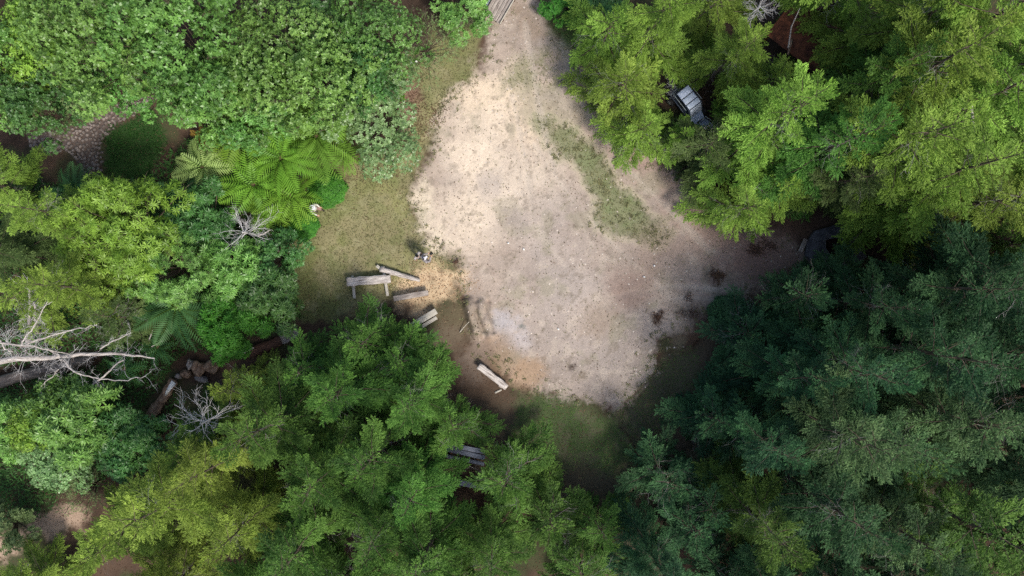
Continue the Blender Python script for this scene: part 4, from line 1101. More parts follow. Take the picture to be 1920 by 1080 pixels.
w = Wood(); w.box((L / 2, 0, 0), (L, .34, .07)); bevel(link("seat", w.mesh("seat"), M['plank_pale'], o))
w = Wood(); w.box((L / 2 - .12, -.33, -.16), (L * .92, .20, .06)); bevel(link("lower_board", w.mesh("lower_board"), M['plank_pale'], o))
for x0 in (.3, L - .3):
    w = Wood(); w.box((x0, -.10, -.28), (.14, .60, .16)); w.box((x0, -.05, -.12), (.12, .2, .15)); bevel(link("leg", w.mesh("leg"), M['plank'], o))
o, L = at_line("tilted_log", (897, 686), (949, 728), .46, .36, "pale barkless log bench alone on the reddish soil beside the conifers", "bench", GB)
link("seat", log_mesh("seat", L, .21, 5, half=True, rough=.05, taper=.8, flat=.7), M['silver'], o)
for x0, s in ((.3, .3), (L - .3, .42)):
    w = Wood(); w.box((x0, 0, -.27), (.22, s, .24)); bevel(link("block", w.mesh("block"), M['plank'], o))
w = Wood(); w.box((L - .2, -.45, -.36), (.10, .42, .08), rz=-.45); link("prop", w.mesh("prop"), M['plank_pale'], o)
o, L = at_line("grey_pole", (862, 623), (880, 603), .06, .14, "thin pale stick lying by the earth ridges", "stick", None)
w = Wood(); w.tube([[0, 0, 0], [L * .5, .02, 0], [L, 0, 0]], [.025, .022, .018], 6); link("stick", w.mesh("stick"), M['plank_pale'], o)
# blue-grey plank seats lower down
GP = "blue-grey plank benches in the shade"
o, L = at_line("plank_table", (836, 838), (908, 853), .62, None, "blue-grey weathered plank table with a bench, half hidden by the bright conifer", "table", GP)
for i, (yy, zz, wd) in enumerate(((.16, 0, .26), (-.13, 0, .26))):
    w = Wood(); w.box((L / 2 + .06 * i, yy, zz), (L, wd, .06), rz=.015 * (1 - 2 * i)); bevel(link("top_board", w.mesh("top_board"), M['plank_blue'], o))
w = Wood(); w.box((L / 2 + .1, -.55, -.22), (L, .20, .06)); bevel(link("seat_board", w.mesh("seat_board"), M['plank_blue'], o))
for x0 in (.35, L - .35):
    w = Wood(); w.box((x0, -.1, -.34), (.12, .14, .60)); w.box((x0, -.25, -.33), (.10, .9, .10)); w.box((x0, -.55, -.42), (.1, .12, .33)); link("leg", w.mesh("leg"), M['timber'], o)
o, L = at_line("low_plank_bench", (862, 905), (923, 915), .45, None, "lower blue-grey plank seat mostly covered by conifer sprays", "bench", GP)
w = Wood(); w.box((L / 2, 0, 0), (L, .32, .07)); bevel(link("seat", w.mesh("seat"), M['plank_blue'], o))
for x0 in (.3, L - .3):
    w = Wood(); w.box((x0, 0, -.25), (.14, .28, .42)); link("leg", w.mesh("leg"), M['timber'], o)

# ---- plank walkway at the top
o, L = at_line("plank_walkway", (921, 36), (985, -75), .16, None, "grey plank walkway with a raised edge rail at the top of the track", "walkway", None)
for i in range(5):
    w = Wood(); w.box((L / 2 + .05 * (i % 2), -.42 + .21 * i, 0), (L, .19, .05)); bevel(link("deck_board", w.mesh("deck_board"), M['plank'], o), .006)
w = Wood(); w.box((L / 2, -.58, .07), (L, .05, .16)); link("edge_rail", w.mesh("edge_rail"), M['plank_pale'], o)
w = Wood(); w.box((L / 2 + .4, .62, .05), (L, .10, .14)); link("edge_rail", w.mesh("edge_rail_b"), M['plank_blue'], o)
for x0 in (.3, 1.6, 2.9):
    w = Wood(); w.box((x0, 0, -.09), (.14, 1.25, .12)); link("bearer", w.mesh("bearer"), M['timber'], o)
r = np.random.default_rng(9)

# ---- old timbers and stumps on the left
o, L = at_line("old_timber", (462, 664), (560, 622), .22, .34, "old dark timber with a paler sawn end beside the dim conifer", "timber", None)
link("dark_length", log_mesh("dark_length", L * .66, .30, 11, rough=.10, taper=.95, flat=.7), M['timber'], o)
p = link("sawn_end", log_mesh("sawn_end", L * .33, .30, 12, half=True, rough=.07, taper=.85, flat=.8), M['plank'], o, loc=(L * .665, 0, .06))
w = Wood(); w.box((.25, .12, .26), (.8, .08, .05), rz=.1); link("splinter", w.mesh("splinter"), M['plank_pale'], o)
o, L = at_line("split_post", (282, 782), (326, 712), .20, .45, "short split log with a white sawn face beside the rotten stump", "log", None)
link("log", log_mesh("log", L, .30, 14, rough=.12, taper=.9, flat=.75), M['stump'], o)
w = Wood(); w.add([[L * .62, -.16, .22], [L * .98, -.26, .235], [L * 1.0, .02, .26], [L * .70, -.04, .27], [L * .62, -.16, .10], [L * .98, -.26, .10], [L * 1.0, .02, .10], [L * .70, -.04, .10]], [[0, 1, 2, 3], [7, 6, 5, 4], [0, 4, 5, 1], [1, 5, 6, 2], [2, 6, 7, 3], [3, 7, 4, 0]])
link("sawn_face", w.mesh("sawn_face"), M['flower'], o)

def lump(name, px, py, z, size, seed, mat, label=None, cat=None, group=None, parent=None):
    r = np.random.default_rng(seed)
    n, k = 9, 14
    v = []
    for i in range(n):
        th = math.pi * (i + .5) / n
        for j in range(k):
            ph = 2 * math.pi * j / k
            d = np.array([math.sin(th) * math.cos(ph), math.sin(th) * math.sin(ph), math.cos(th)])
            v.append(d)
    v = np.array(v)
    off = r.uniform(0, 9, 3)
    q = 1 + .22 * np.sin(v @ r.normal(0, 2.2, 3) + off[0]) + .16 * np.sin(v @ r.normal(0, 4, 3) + off[1]) + r.normal(0, .035, len(v))
    v = v * q[:, None] * np.array(size) / 2
    f = [[i * k + j, (i + 1) * k + j, (i + 1) * k + (j + 1) % k, i * k + (j + 1) % k] for i in range(n - 1) for j in range(k)]
    top = v[:k].mean(0); bot = v[-k:].mean(0); nv = len(v); v = np.vstack([v, [top], [bot]])
    t = [[j, (j + 1) % k, nv] for j in range(k)] + [[(n - 1) * k + (j + 1) % k, (n - 1) * k + j, nv + 1] for j in range(k)]
    me = build_mesh(name, v, [np.array(f), np.array(t)], smooth_shade=True)
    p = P3(px, py, z)
    o = link(name, me, M[mat], parent, loc=p if parent is None else None)
    return tag(o, label, cat, group)

GR = "rotten stump pieces beside the short split log"
lump("stump_piece", 372, 690, .35, (.75, .95, .8), 1, 'stump', "brown rotten stump chunk, largest of the heap below the vivid shrub", "stump", GR)
lump("stump_piece", 358, 683, .4, (.45, .6, .7), 2, 'rockgrey', "grey-topped stump chunk at the upper side of the heap", "stump", GR)
lump("stump_piece", 350, 700, .25, (.55, .45, .5), 3, 'stump', "pale brown chunk on the fallen-trunk side of the heap", "stump", GR)
lump("stump_piece", 398, 686, .3, (.85, .95, .65), 4, 'stump', "reddish broken stump piece nearest the yellow-green small conifer", "stump", GR)
lump("stump_piece", 378, 712, .2, (.7, .5, .4), 5, 'rockgrey', "flat grey chunk at the lower side of the stump heap", "stump", GR)
lump("stump_piece", 334, 706, .2, (.35, .3, .35), 6, 'rockgrey', "small grey chunk next to the split log's white face", "stump", GR)
lump("white_stone", 548, 455, .05, (0.120, 0.105, 0.090), 7, 'whitestone', "small white stone at the shaded edge of the grass", "stone")
lump("white_stone", 1227, 498, .05, (0.128, 0.105, 0.075), 8, 'whitestone', "white stone lying on the bare earth near the weedy island", "stone")
lump("white_stone", 1047, 617, .04, (0.112, 0.112, 0.075), 9, 'whitestone', "pale stone on the bare earth beside the ashy patch", "stone")
lump("white_stone", 953, 456, .04, (0.112, 0.090, 0.075), 10, 'whitestone', "white pebble on the middle of the bare earth, near a paler pair", "stone")
lump("white_stone", 982, 467, .04, (0.105, 0.128, 0.075), 12, 'whitestone', "elongated white pebble beside the weed clump in mid clearing", "stone")
lump("white_stone", 1208, 519, .04, (0.128, 0.090, 0.075), 11, 'whitestone', "white stone at the edge of the reddish stain by the track", "stone")

# ---- fallen trunk, dead tree and bare twig trees
o, L = at_line("fallen_trunk", (-45, 728), (172, 676), .45, .55, "long smooth grey-brown fallen trunk running in from the left edge", "fallen trunk", None)
link("trunk", log_mesh("trunk", L, .36, 21, rough=.035, taper=.78, seg=22, k=14), M['greylog'], o)
w = Wood(); rr = np.random.default_rng(4)
for i in range(7): twigs(w, [L * (.55 + .06 * i), 0, .25], [.6, rr.normal(0, .8), .5], 1.1, .03, 1, rr)
link("branches", w.mesh("branches"), M['twig_brown'], o)

def dead_tree():
    rr = np.random.default_rng(61)
    org = P3(20, 668, 2.6); w = Wood(); fine = Wood()
    def pl(pts, r0, r1, k=8):
        q = np.array([np.array([*G(a, b, z + 1.6), z + 1.6]) for a, b, z in pts]) - org
        # smooth the hand-set points
        n = 4 * (len(q) - 1) + 1; t = np.linspace(0, len(q) - 1, n); s = np.stack([np.interp(t, range(len(q)), q[:, c]) for c in range(3)], 1)
        s[1:-1] += rr.normal(0, .03, (n - 2, 3)); w.tube(s, np.linspace(r0, r1, n), k); return s
    main = pl([(-70, 690, 1.0), (20, 672, 1.4), (80, 672, 1.5), (150, 664, 1.6), (235, 664, 1.5), (290, 672, 1.2)], .20, .04, 10)
    a = pl([(112, 672, 1.9), (122, 678, 2.2), (138, 698, 2.4), (160, 705, 2.4), (190, 711, 2.3), (240, 713, 2.3), (272, 705, 2.2)], .055, .02)
    b = pl([(165, 748, .5), (175, 722, 1.2), (200, 700, 1.4), (232, 675, 1.5)], .07, .035)
    c = pl([(-30, 640, 2.2), (20, 645, 2.3), (80, 652, 2.2), (130, 664, 1.9)], .07, .025)
    d = pl([(38, 650, 2.2), (48, 632, 2.5), (60, 616, 2.7), (88, 570, 3.0), (100, 566, 3.1)], .05, .015)
    e = pl([(90, 655, 2.0), (112, 668, 2.2), (122, 679, 2.3)], .04, .02)
    f = pl([(50, 645, 2.1), (95, 628, 2.5), (150, 616, 2.6), (185, 606, 2.7)], .05, .015)
    g = pl([(188, 654, 1.8), (215, 638, 2.1), (245, 625, 2.3)], .045, .02)
    h = pl([(-20, 610, 2.5), (10, 655, 2.2), (25, 660, 2)], .05, .03)
    i_ = pl([(110, 692, 1.0), (100, 705, 1.2), (85, 715, 1.3), (75, 728, 1.3)], .035, .015)
    for s, n, L in ((main, 44, 1.2), (c, 40, 1.1), (a, 12, .8), (d, 12, .7), (f, 16, .8), (g, 8, .6), (b, 10, .8), (h, 10, .7), (i_, 5, .5)):
        for q in range(n):
            p = s[rr.integers(2, len(s))]; an = rr.uniform(0, 6.3)
            twigs(fine, p, [math.cos(an), math.sin(an), rr.uniform(-.1, .7)], L * rr.uniform(.5, 1.2), .010, 2, rr, curl=.5, nb=3)
    o = empty("dead_tree", org, 0, "bleached dead tree with tangled bare branches lying above the fallen trunk", "dead tree")
    link("limbs", w.mesh("limbs"), M['silver'], o)
    link("twigs", fine.mesh("twigs"), M['twig'], o)
dead_tree()

for (px, py, px2, py2, z1, lab) in ((52, 640, 57, 545, 5.0, "pale dead stem standing upright among the left conifers"), (70, 622, 66, 572, 4.0, "shorter dead stem beside the taller pale one")):
    A = P3(px, py, .8); B = P3(px2, py2, z1); A[2] = 0.8
    w = Wood(); rr = np.random.default_rng(px)
    base = A.copy(); base[2] = hz(A[0], A[1]); q = np.array([A * (1 - t) + B * t for t in np.linspace(0, 1, 7)]) + rr.normal(0, .03, (7, 3)) - base
    w.tube(np.vstack([[[0, 0, 0]], q]), np.linspace(.13, .05, 8), 8)
    f_ = Wood()
    for i in range(14): twigs(f_, q[rr.integers(2, 7)], [rr.normal(), rr.normal(), .5], .8, .014, 1, rr)
    o = empty("snag", base, 0, lab, "dead tree")
    link("trunk", w.mesh("trunk"), M['silver'], o); link("twigs", f_.mesh("twigs"), M['twig'], o)

def bare_tree(px, py, zc, Rr, seed, label, n=26, dirb=None):
    rr = np.random.default_rng(seed); w = Wood(); t = Wood()
    x, y = G(px, py, zc); z0 = hz(x, y)
    o = empty("bare_tree", (x, y, z0), 0, label, "bare tree", "leafless grey trees")
    t.tube([[0, 0, 0], [.03, .02, zc * .6], [0, 0, zc]], [.07, .05, .03], 6)
    for i in range(n):
        a = 6.283 * i / n + rr.normal(0, .15); e = rr.uniform(.05, .7)
        if dirb is not None and math.cos(a - dirb) < -.3 and rr.random() < .6: continue
        twigs(w, [0, 0, zc * rr.uniform(.75, 1)], [math.cos(a), math.sin(a), e], Rr * rr.uniform(.5, 1.2), .018, 2, rr, curl=.28, nb=4)
    link("trunk", t.mesh("trunk"), M['twig'], o); link("branches", w.mesh("branches"), M['twig'], o)
bare_tree(455, 435, 3.6, 1.5, 3, "leafless grey tree among green shrubs, near the person in the cap", 26, 1.2)
bare_tree(375, 795, 6.5, 1.5, 5, "leafless pale tree sticking out between conifers below the stump", 24, 1.5)
bare_tree(1425, 12, 4.2, .85, 8, "leafless twig tangle beside the rusty shed at the top", 14)
bare_tree(1270, 165, 1.2, .75, 9, "brown bare brush heaped at the buggy's nose", 22)
def broken_branch(pts, r0, label):
    q = np.array([P3(a, b, z) for a, b, z in pts]); w = Wood(); w.tube(q - q[0], np.linspace(r0, r0 * .4, len(q)), 6)
    tag(link("broken_branch", w.mesh("broken_branch"), M['silver'], loc=q[0]), label, "branch", "single bare branches")
broken_branch([(1478, 90, 3.2), (1484, 50, 3.8), (1500, 15, 4.4)], .05, "bare pale branch hanging over the rusty shed's corner")
broken_branch([(485, 442, 2.2), (495, 438, 2.3), (507, 431, 2.3)], .05, "short pale broken stick beside the upper leafless tree")
broken_branch([(278, 640, 1.4), (290, 610, 1.8), (300, 584, 2.2)], .04, "long pale bare stick by the large dark fern")
broken_branch([(284, 650, 1.3), (305, 639, 1.5)], .035, "short pale stick below the large dark fern")
broken_branch([(1820, 195, 10.2), (1824, 225, 10), (1827, 250, 9.8)], .07, "bare branch stub in the lime conifers near the right edge")
broken_branch([(20, 1080, 2), (40, 1070, 2.2), (55, 1058, 2.3)], .07, "pale crooked branch in the lower left corner")

# ---- brown brush heaps on the earth
def brush(px, py, Rr, seed, label):
    rr = np.random.default_rng(seed); w = Wood(); x, y = G(px, py)
    cs = rr.normal(0, Rr * .42, (6, 2)) * [1, .75]
    for i in range(int(45 * Rr)):
        b = rr.uniform(0, 6.3); cc = cs[rr.integers(6)] + rr.normal(0, Rr * .16, 2)
        qx, qy = x + cc[0], y + cc[1]
        twigs(w, [qx - x, qy - y, .03], [math.cos(b), math.sin(b), .25], .35, .012, 1, rr, nb=3, k=3)
    n = int(330 * Rr); P = np.concatenate([cs[rr.integers(6, size=n)] + rr.normal(0, Rr * .17, (n, 2)), .02 + rr.random((n, 1)) * .10], 1)
    D = rr.normal(0, 1, (n, 3)) * [1, 1, .35]; v, f = leaf_quads(P, D, np.tile([0, 0, 1.0], (n, 1)), rr.uniform(.05, .12, n), rr.uniform(.03, .05, n))
    o = empty("brush_heap", (x, y, hz(x, y)), 0, label, "brush heap", "low brown brush on the bare earth")
    link("sticks", w.mesh("sticks"), M['twig_brown' if seed in (3, 5, 6) else 'timber'], o)
    link("dry_leaves", build_mesh("dry_leaves", v, [f], tint=rr.random(n)), M['litter'], o)
brush(1342, 520, .75, 1, "dark brown brush patch where the track runs off under the trees")
brush(1230, 592, .45, 2, "small dark twiggy patch on the bare earth near the weedy gravel")
brush(1300, 585, .80, 3, "loose brown weedy brush beside the dark rounded bush")
brush(1430, 470, .9, 4, "reddish brown brush under the trees beside the fire pit path")
brush(855, 490, .22, 5, "dark weed tuft at the shavings' upper side")
brush(1066, 155, .30, 6, "small dark weed by the lime trees' edge on the track")

# ---- small flowering plants by the litter
def flower_plant(px, py, seed, label, nflower=2):
    rr = np.random.default_rng(seed); x, y = G(px, py)
    n = 34; a = rr.uniform(0, 6.3, n); e = rr.uniform(.1, .8, n)
    D = np.stack([np.cos(a) * np.cos(e), np.sin(a) * np.cos(e), np.sin(e)], 1)
    P = D * rr.uniform(0, .12, n)[:, None] + [0, 0, .08]
    v, f = leaf_quads(P, D, np.tile([0, 0, 1.0], (n, 1)), rr.uniform(.16, .28, n), rr.uniform(.07, .11, n))
    o = empty("flowering_plant", (x, y, hz(x, y)), 0, label, "plant", "white-flowered plants at the litter's edge")
    link("leaves", build_mesh("leaves", v, [f], tint=rr.random(n)), M['fern_bright'], o)
    for i in range(nflower):
        a = rr.uniform(0, 6.3, 6) * 0 + np.arange(6) * 1.047; c = np.array([rr.uniform(-.15, .2), rr.uniform(-.15, .15), .36])
        D = np.stack([np.cos(a), np.sin(a), np.full(6, .25)], 1); v, f = leaf_quads(np.tile(c, (6, 1)), D, np.tile([0, 0, 1.0], (6, 1)), np.full(6, .09), np.full(6, .06))
        link("flower", build_mesh("flower", v, [f], tint=None), M['flower'], o)
flower_plant(757, 146, 1, "small green plant with white flowers beside the brown litter, lower one", 1)
flower_plant(776, 118, 2, "small white-flowered plant highest beside the thin grey-green tree", 2)
flower_plant(752, 185, 3, "white-flowered plant touching the round pale tree", 2)
flower_plant(652, 292, 4, "plant with one white bloom at the tip of the bright fern", 1)

# ---- buggy
def buggy():
    A = P3(1284, 199, .1); o = empty("buggy", (A[0], A[1], A[2] - .1), R(-52), "faded blue off-road buggy with panelled roof parked under the lime conifers", "buggy")
    o.scale = (.9, .9, .95)
    # +X is the front, pointing down and right in the photograph
    w = Wood(); w.box((0, 0, .55), (2.1, .95, .40)); w.box((-.95, 0, .80), (.55, .95, .22)); body = bevel(link("body", w.mesh("body"), M['dark_paint'], o), .05)
    w = Wood(); w.add([[.75, -.46, .80], [1.30, -.36, .70], [1.30, .36, .70], [.75, .46, .80], [.75, -.46, .5], [1.30, -.36, .45], [1.30, .36, .45], [.75, .46, .5]], [[0, 1, 2, 3], [7, 6, 5, 4], [0, 4, 5, 1], [1, 5, 6, 2], [2, 6, 7, 3], [3, 7, 4, 0]])
    bevel(link("bonnet", w.mesh("bonnet"), M['paint'], o), .03)
    w = Wood()
    for s in (-1, 1):
        w.tube([[-1.0, s * .5, .7], [-.80, s * .48, 1.62], [.45, s * .48, 1.64], [.85, s * .48, .85]], .035, 6)
        w.tube([[-1.05, s * .62, 1.1], [.3, s * .64, 1.1], [.75, s * .58, .8]], .03, 6)
    for x0 in (-.82, -.33, .10, .47): w.tube([[x0, -.50, 1.64], [x0, .50, 1.64]], .032, 6)
    link("roll_cage", w.mesh("roll_cage"), M['dark_paint'], o)
    w = Wood(); w.tube([[-1.02, -.62, 1.12], [-1.02, .62, 1.12]], .03, 6); w.tube([[-.9, .60, 1.6], [.35, .60, 1.6]], .022, 6); w.tube([[-.9, -.60, 1.6], [.35, -.60, 1.6]], .022, 6); link("side_rails", w.mesh("side_rails"), M['steel'], o)
    for x0, x1, mt in ((-.79, -.36, 'paint'), (-.30, .07, 'screen'), (.13, .44, 'screen')):
        w = Wood(); w.box(((x0 + x1) / 2, 0, 1.665), (x1 - x0, .86, .025)); bevel(link("roof_panel", w.mesh("roof_panel"), M[mt], o), .008)
    w = Wood(); w.box((.66, 0, 1.28), (.05, .84, .74), ry=R(-27)); bevel(link("windscreen", w.mesh("windscreen"), M['screen'], o), .01)
    for s in (-1, 1):
        w = Wood(); w.box((-.15, s * .25, .85), (.45, .42, .14)); w.box((-.40, s * .25, 1.10), (.12, .42, .45)); bevel(link("seat", w.mesh("seat"), M['rubber'], o), .03)
        w = Wood(); w.tube([[1.33, s * .25, .62], [1.36, s * .25, .62]], .075, 12); link("headlight", w.mesh("headlight"), M['white_pl'], o)
        for x0 in (-.78, .92):
            h = link("wheel", None, None, o, loc=(x0, s * .62, .33))
            w = Wood(); w.tube([[0, -.12, 0], [0, -.10, 0], [0, .10, 0], [0, .12, 0]], [.27, .33, .33, .27], 20); link("tyre", w.mesh("tyre"), M['rubber'], h)
            w = Wood(); w.tube([[0, -.135, 0], [0, .135, 0]], .17, 12); link("rim", w.mesh("rim"), M['steel'], h)
    w = Wood(); w.tube([[.86, -.50, 1.0], [1.0, -.60, 1.25]], .015, 5); w.box((1.02, -.64, 1.29), (.07, .24, .16)); bevel(link("mirror", w.mesh("mirror"), M['white_pl'], o), .02)
    w = Wood(); w.tube([[.62, .25, 1.12], [.50, .25, 1.2]], .02, 6)
    an = np.linspace(0, 2 * np.pi, 17); w.tube(np.stack([.48 + .05 * np.cos(an), .25 + .15 * np.sin(an), 1.2 + .12 * np.cos(an)], 1), .015, 5); link("steering_wheel", w.mesh("steering_wheel"), M['rubber'], o)
buggy()
# cart in front of it
A = P3(1325, 241, 0); o = empty("garden_cart", A, R(-35), "pale blue-grey wire cart half hidden by leaves in front of the buggy", "cart")
w = Wood()
for i in range(7): w.tube([[-.5 + .165 * i, -.32, .62], [-.5 + .165 * i, .32, .62]], .014, 5)
for s in (-1, 1): w.tube([[-.52, s * .33, .64], [.52, s * .33, .64]], .022, 6); w.tube([[-.5, s * .33, .35], [-.5, s * .33, .64]], .02, 5); w.tube([[.5, s * .33, .35], [.5, s * .33, .64]], .02, 5)
w.tube([[.52, 0, .4], [1.0, 0, .75]], .02, 5)
link("frame", w.mesh("frame"), M['steel'], o)
w = Wood(); w.box((-.1, 0, .33), (1.0, .62, .05)); link("tray", w.mesh("tray"), M['paint'], o)
for sx in (-.3, .3):
    for s in (-1, 1):
        w = Wood(); w.tube([[sx, s * .36, .16], [sx, s * .42, .16]], .16, 14); link("wheel", w.mesh("wheel"), M['rubber'], o)

# ---- rusty shed
def shed():
    A = P3(1492, 88, 0); o = empty("shed", A, R(-38), "rusty red-brown tin-roofed shed glimpsed between lime conifers", "shed")
    n = 44; xs = np.linspace(-1.9, 1.9, n + 1); zc = .022 * np.cos(np.arange(n + 1) * math.pi)
    for s, nm in ((1, "roof_sheet"), (-1, "roof_sheet")):
        v = []
        for yy, zz in ((.02 * s, 2.75), (1.5 * s, 2.25)):
            v += [[x, yy, zz + c] for x, c in zip(xs, zc)]
            v += [[x, yy, zz + c - .012] for x, c in zip(xs, zc)]
        m = n + 1; f = []
        for j in range(n):
            f += [[j, j + 1, 2 * m + j + 1, 2 * m + j], [m + j, 3 * m + j, 3 * m + j + 1, m + j + 1]]
        link(nm, build_mesh(nm, np.array(v), [np.array(f)]), M['rust'], o)
    w = Wood(); w.tube([[-1.95, 0, 2.79], [1.95, 0, 2.79]], .07, 8); link("ridge_cap", w.mesh("ridge_cap"), M['timber'], o)
    for x0 in (-1.7, 1.7):
        for y0 in (-1.3, 1.3):
            w = Wood(); w.box((x0, y0, 1.15), (.13, .13, 2.3)); link("post", w.mesh("post"), M['rust'], o)
    for y0 in (-1.3, 1.3):
        w = Wood(); w.box((0, y0, 2.24), (3.5, .10, .10)); link("beam", w.mesh("beam"), M['timber'], o)
    w = Wood()
    for i in range(12): w.box((-1.64 + .298 * i, 1.38, 1.1), (.27, .03, 2.0 + .03 * (i % 3)))
    link("back_wall", w.mesh("back_wall"), M['timber'], o)
    w = Wood(); w.box((-.5, -1.25, 2.42), (.11, 1.0, .09), rz=.4); link("loose_plank", w.mesh("loose_plank"), M['stump'], o)
shed()
A = P3(1683, 452, .2); o = empty("oil_drum", (A[0], A[1], hz(A[0], A[1])), .3, "rusty drum half hidden below the hanging lime spray", "drum")
w = Wood(); w.tube([[0, 0, 0], [0, 0, .02], [0, 0, .28], [0, 0, .30], [0, 0, .32], [0, 0, .58], [0, 0, .60], [0, 0, .62], [0, 0, .85]], [.28, .29, .285, .30, .285, .285, .30, .285, .29], 24); link("drum_body", w.mesh("drum_body"), M['rust'], o)
w = Wood(); an = np.linspace(0, 2 * np.pi, 25); w.tube(np.stack([.285 * np.cos(an), .285 * np.sin(an), np.full(25, .86)], 1), .014, 5, cap=False); w.tube([[.1, .1, .85], [.1, .1, .88]], .03, 8); link("lid_rim", w.mesh("lid_rim"), M['rust'], o)

# ---- fire pit
def fire_pit():
    outer = [(1513, 452), (1530, 432), (1580, 418), (1617, 455), (1626, 482), (1590, 505), (1535, 500), (1512, 480)]
    inner = [(1549, 450), (1562, 447), (1578, 446), (1588, 458), (1590, 470), (1578, 480), (1560, 480), (1549, 466)]
    c = P3(1568, 463, 0); o = empty("fire_pit", c, 0, "grey stone fire pit with a dark charred hollow under the trees", "fire pit")
    z = .32; v = []; k = 8
    for pts, zz in ((outer, -.05), (outer, z), (inner, z + .05), (inner, -.05)):
        for p in pts: g = G(p[0], p[1], z); v.append([g[0] - c[0], g[1] - c[1], zz])
    f = []
    for l in range(3):
        for j in range(k): f.append([l * k + j, l * k + (j + 1) % k, (l + 1) * k + (j + 1) % k, (l + 1) * k + j])
    bevel(link("stone_rim", build_mesh("stone_rim", np.array(v), [np.array(f)]), M['pit'], o), .04)
    rr = np.random.default_rng(3)
    fl = np.array([[*(np.array(G(p[0], p[1], 0)) - c[:2]), .03] for p in inner]); fl = np.vstack([fl, [fl.mean(0)]])
    link("ash_bed", build_mesh("ash_bed", fl, [np.array([[j, (j + 1) % 8, 8] for j in range(8)])]), M['char'], o)
    for i in range(6):
        a = rr.uniform(0, 3.14); q = fl[-1] + np.array([rr.normal(0, .12), rr.normal(0, .1), .08 + .03 * i]); d = np.array([math.cos(a), math.sin(a), .05]) * .38
        w = Wood(); w.tube([q - d, q, q + d], [.05, .055, .045], 8); link("charred_log", w.mesh("charred_log"), M['char'], o)
fire_pit()
o, L = at_line("dark_bench", (1500, 472), (1511, 448), .42, None, "short dark plank bench at the track side of the fire pit", "bench")
w = Wood(); w.box((L / 2, 0, 0), (L, .24, .07)); bevel(link("seat", w.mesh("seat"), M['plank'], o))
for x0 in (.12, L - .12):
    w = Wood(); w.box((x0, 0, -.22), (.10, .2, .37)); link("leg", w.mesh("leg"), M['timber'], o)

# ---- people
def capsule(w, a, b, ra, rb, k=12):
    a = np.array(a, float); b = np.array(b, float); d = unit(b - a)
    pts = []; rad = []
    for t in (-.95, -.7, -.35, 0): pts.append(a + d * ra * t); rad.append(ra * math.sqrt(1 - t * t))
    for t in (0, .35, .7, .95): pts.append(b + d * rb * t); rad.append(rb * math.sqrt(1 - t * t))
    w.tube(pts, rad, k)

def ellips(w, c, s, k=14, n=9):
    c = np.array(c, float); pts = []; v = []
    for i in range(n):
        th = math.pi * (i + .35) / (n - .3)
        for j in range(k):
            ph = 2 * math.pi * j / k; v.append([math.sin(th) * math.cos(ph) * s[0], math.sin(th) * math.sin(ph) * s[1], math.cos(th) * s[2]])
    v = np.array(v) + c
    f = [[i * k + j, (i + 1) * k + j, (i + 1) * k + (j + 1) % k, i * k + (j + 1) % k] for i in range(n - 1) for j in range(k)]
    w.add(v, f)
    for e, m in ((0, v[:k].mean(0)), (n - 1, v[-k:].mean(0))):
        w.add(np.vstack([v[e * k:(e + 1) * k], [m]]), [[j, (j + 1) % k, k] for j in range(k)])

def remeshed(name, w, vox, mat, parent, sm=4):
    o = link(name, w.mesh(name), mat)
    m = o.modifiers.new("r", 'REMESH'); m.mode = 'VOXEL'; m.voxel_size = vox; m.use_smooth_shade = True
    s = o.modifiers.new("s", 'SMOOTH'); s.iterations = sm; s.factor = .5
    dg = bpy.context.evaluated_depsgraph_get(); dg.update()
    me = bpy.data.meshes.new_from_object(o.evaluated_get(dg))
    o.modifiers.clear(); o.data = me; o.parent = parent
    if not me.materials: me.materials.append(mat)
    return o

def hand(w, wr, fwd, up, side, curl=.5):
    """palm, four unequal bent fingers and a thumb; side = direction of the thumb"""
    wr = np.array(wr, float); fwd = unit(fwd); up = unit(up); side = unit(side)
    capsule(w, wr, wr + fwd * .03, .026, .028)
    for q in (-1.5, -.5, .5, 1.5):
        b = wr + fwd * .085 + side * q * .019
        capsule(w, wr + fwd * .02 + side * q * .012, b, .017, .012, 8)
        L = {1.5: .068, .5: .078, -.5: .072, -1.5: .056}[q]
        d1 = fwd * math.cos(curl * .6) - up * math.sin(curl * .6); d2 = fwd * math.cos(curl * 1.5) - up * math.sin(curl * 1.5); d3 = fwd * math.cos(curl * 2.3) - up * math.sin(curl * 2.3)
        p1 = b + d1 * L * .45; p2 = p1 + d2 * L * .32; p3 = p2 + d3 * L * .25
        capsule(w, b, p1, .0105, .0095, 8); capsule(w, p1, p2, .0095, .0085, 8); capsule(w, p2, p3, .0085, .0075, 8)
    t0 = wr + fwd * .025 + side * .028; t1 = t0 + (fwd * .6 + side * .7 - up * .3) * .038; t2 = t1 + (fwd * .9 + side * .25 - up * .35) * .03
    capsule(w, wr + fwd * .01 + side * .01, t0, .018, .014, 8); capsule(w, t0, t1, .013, .011, 8); capsule(w, t1, t2, .011, .009, 8)

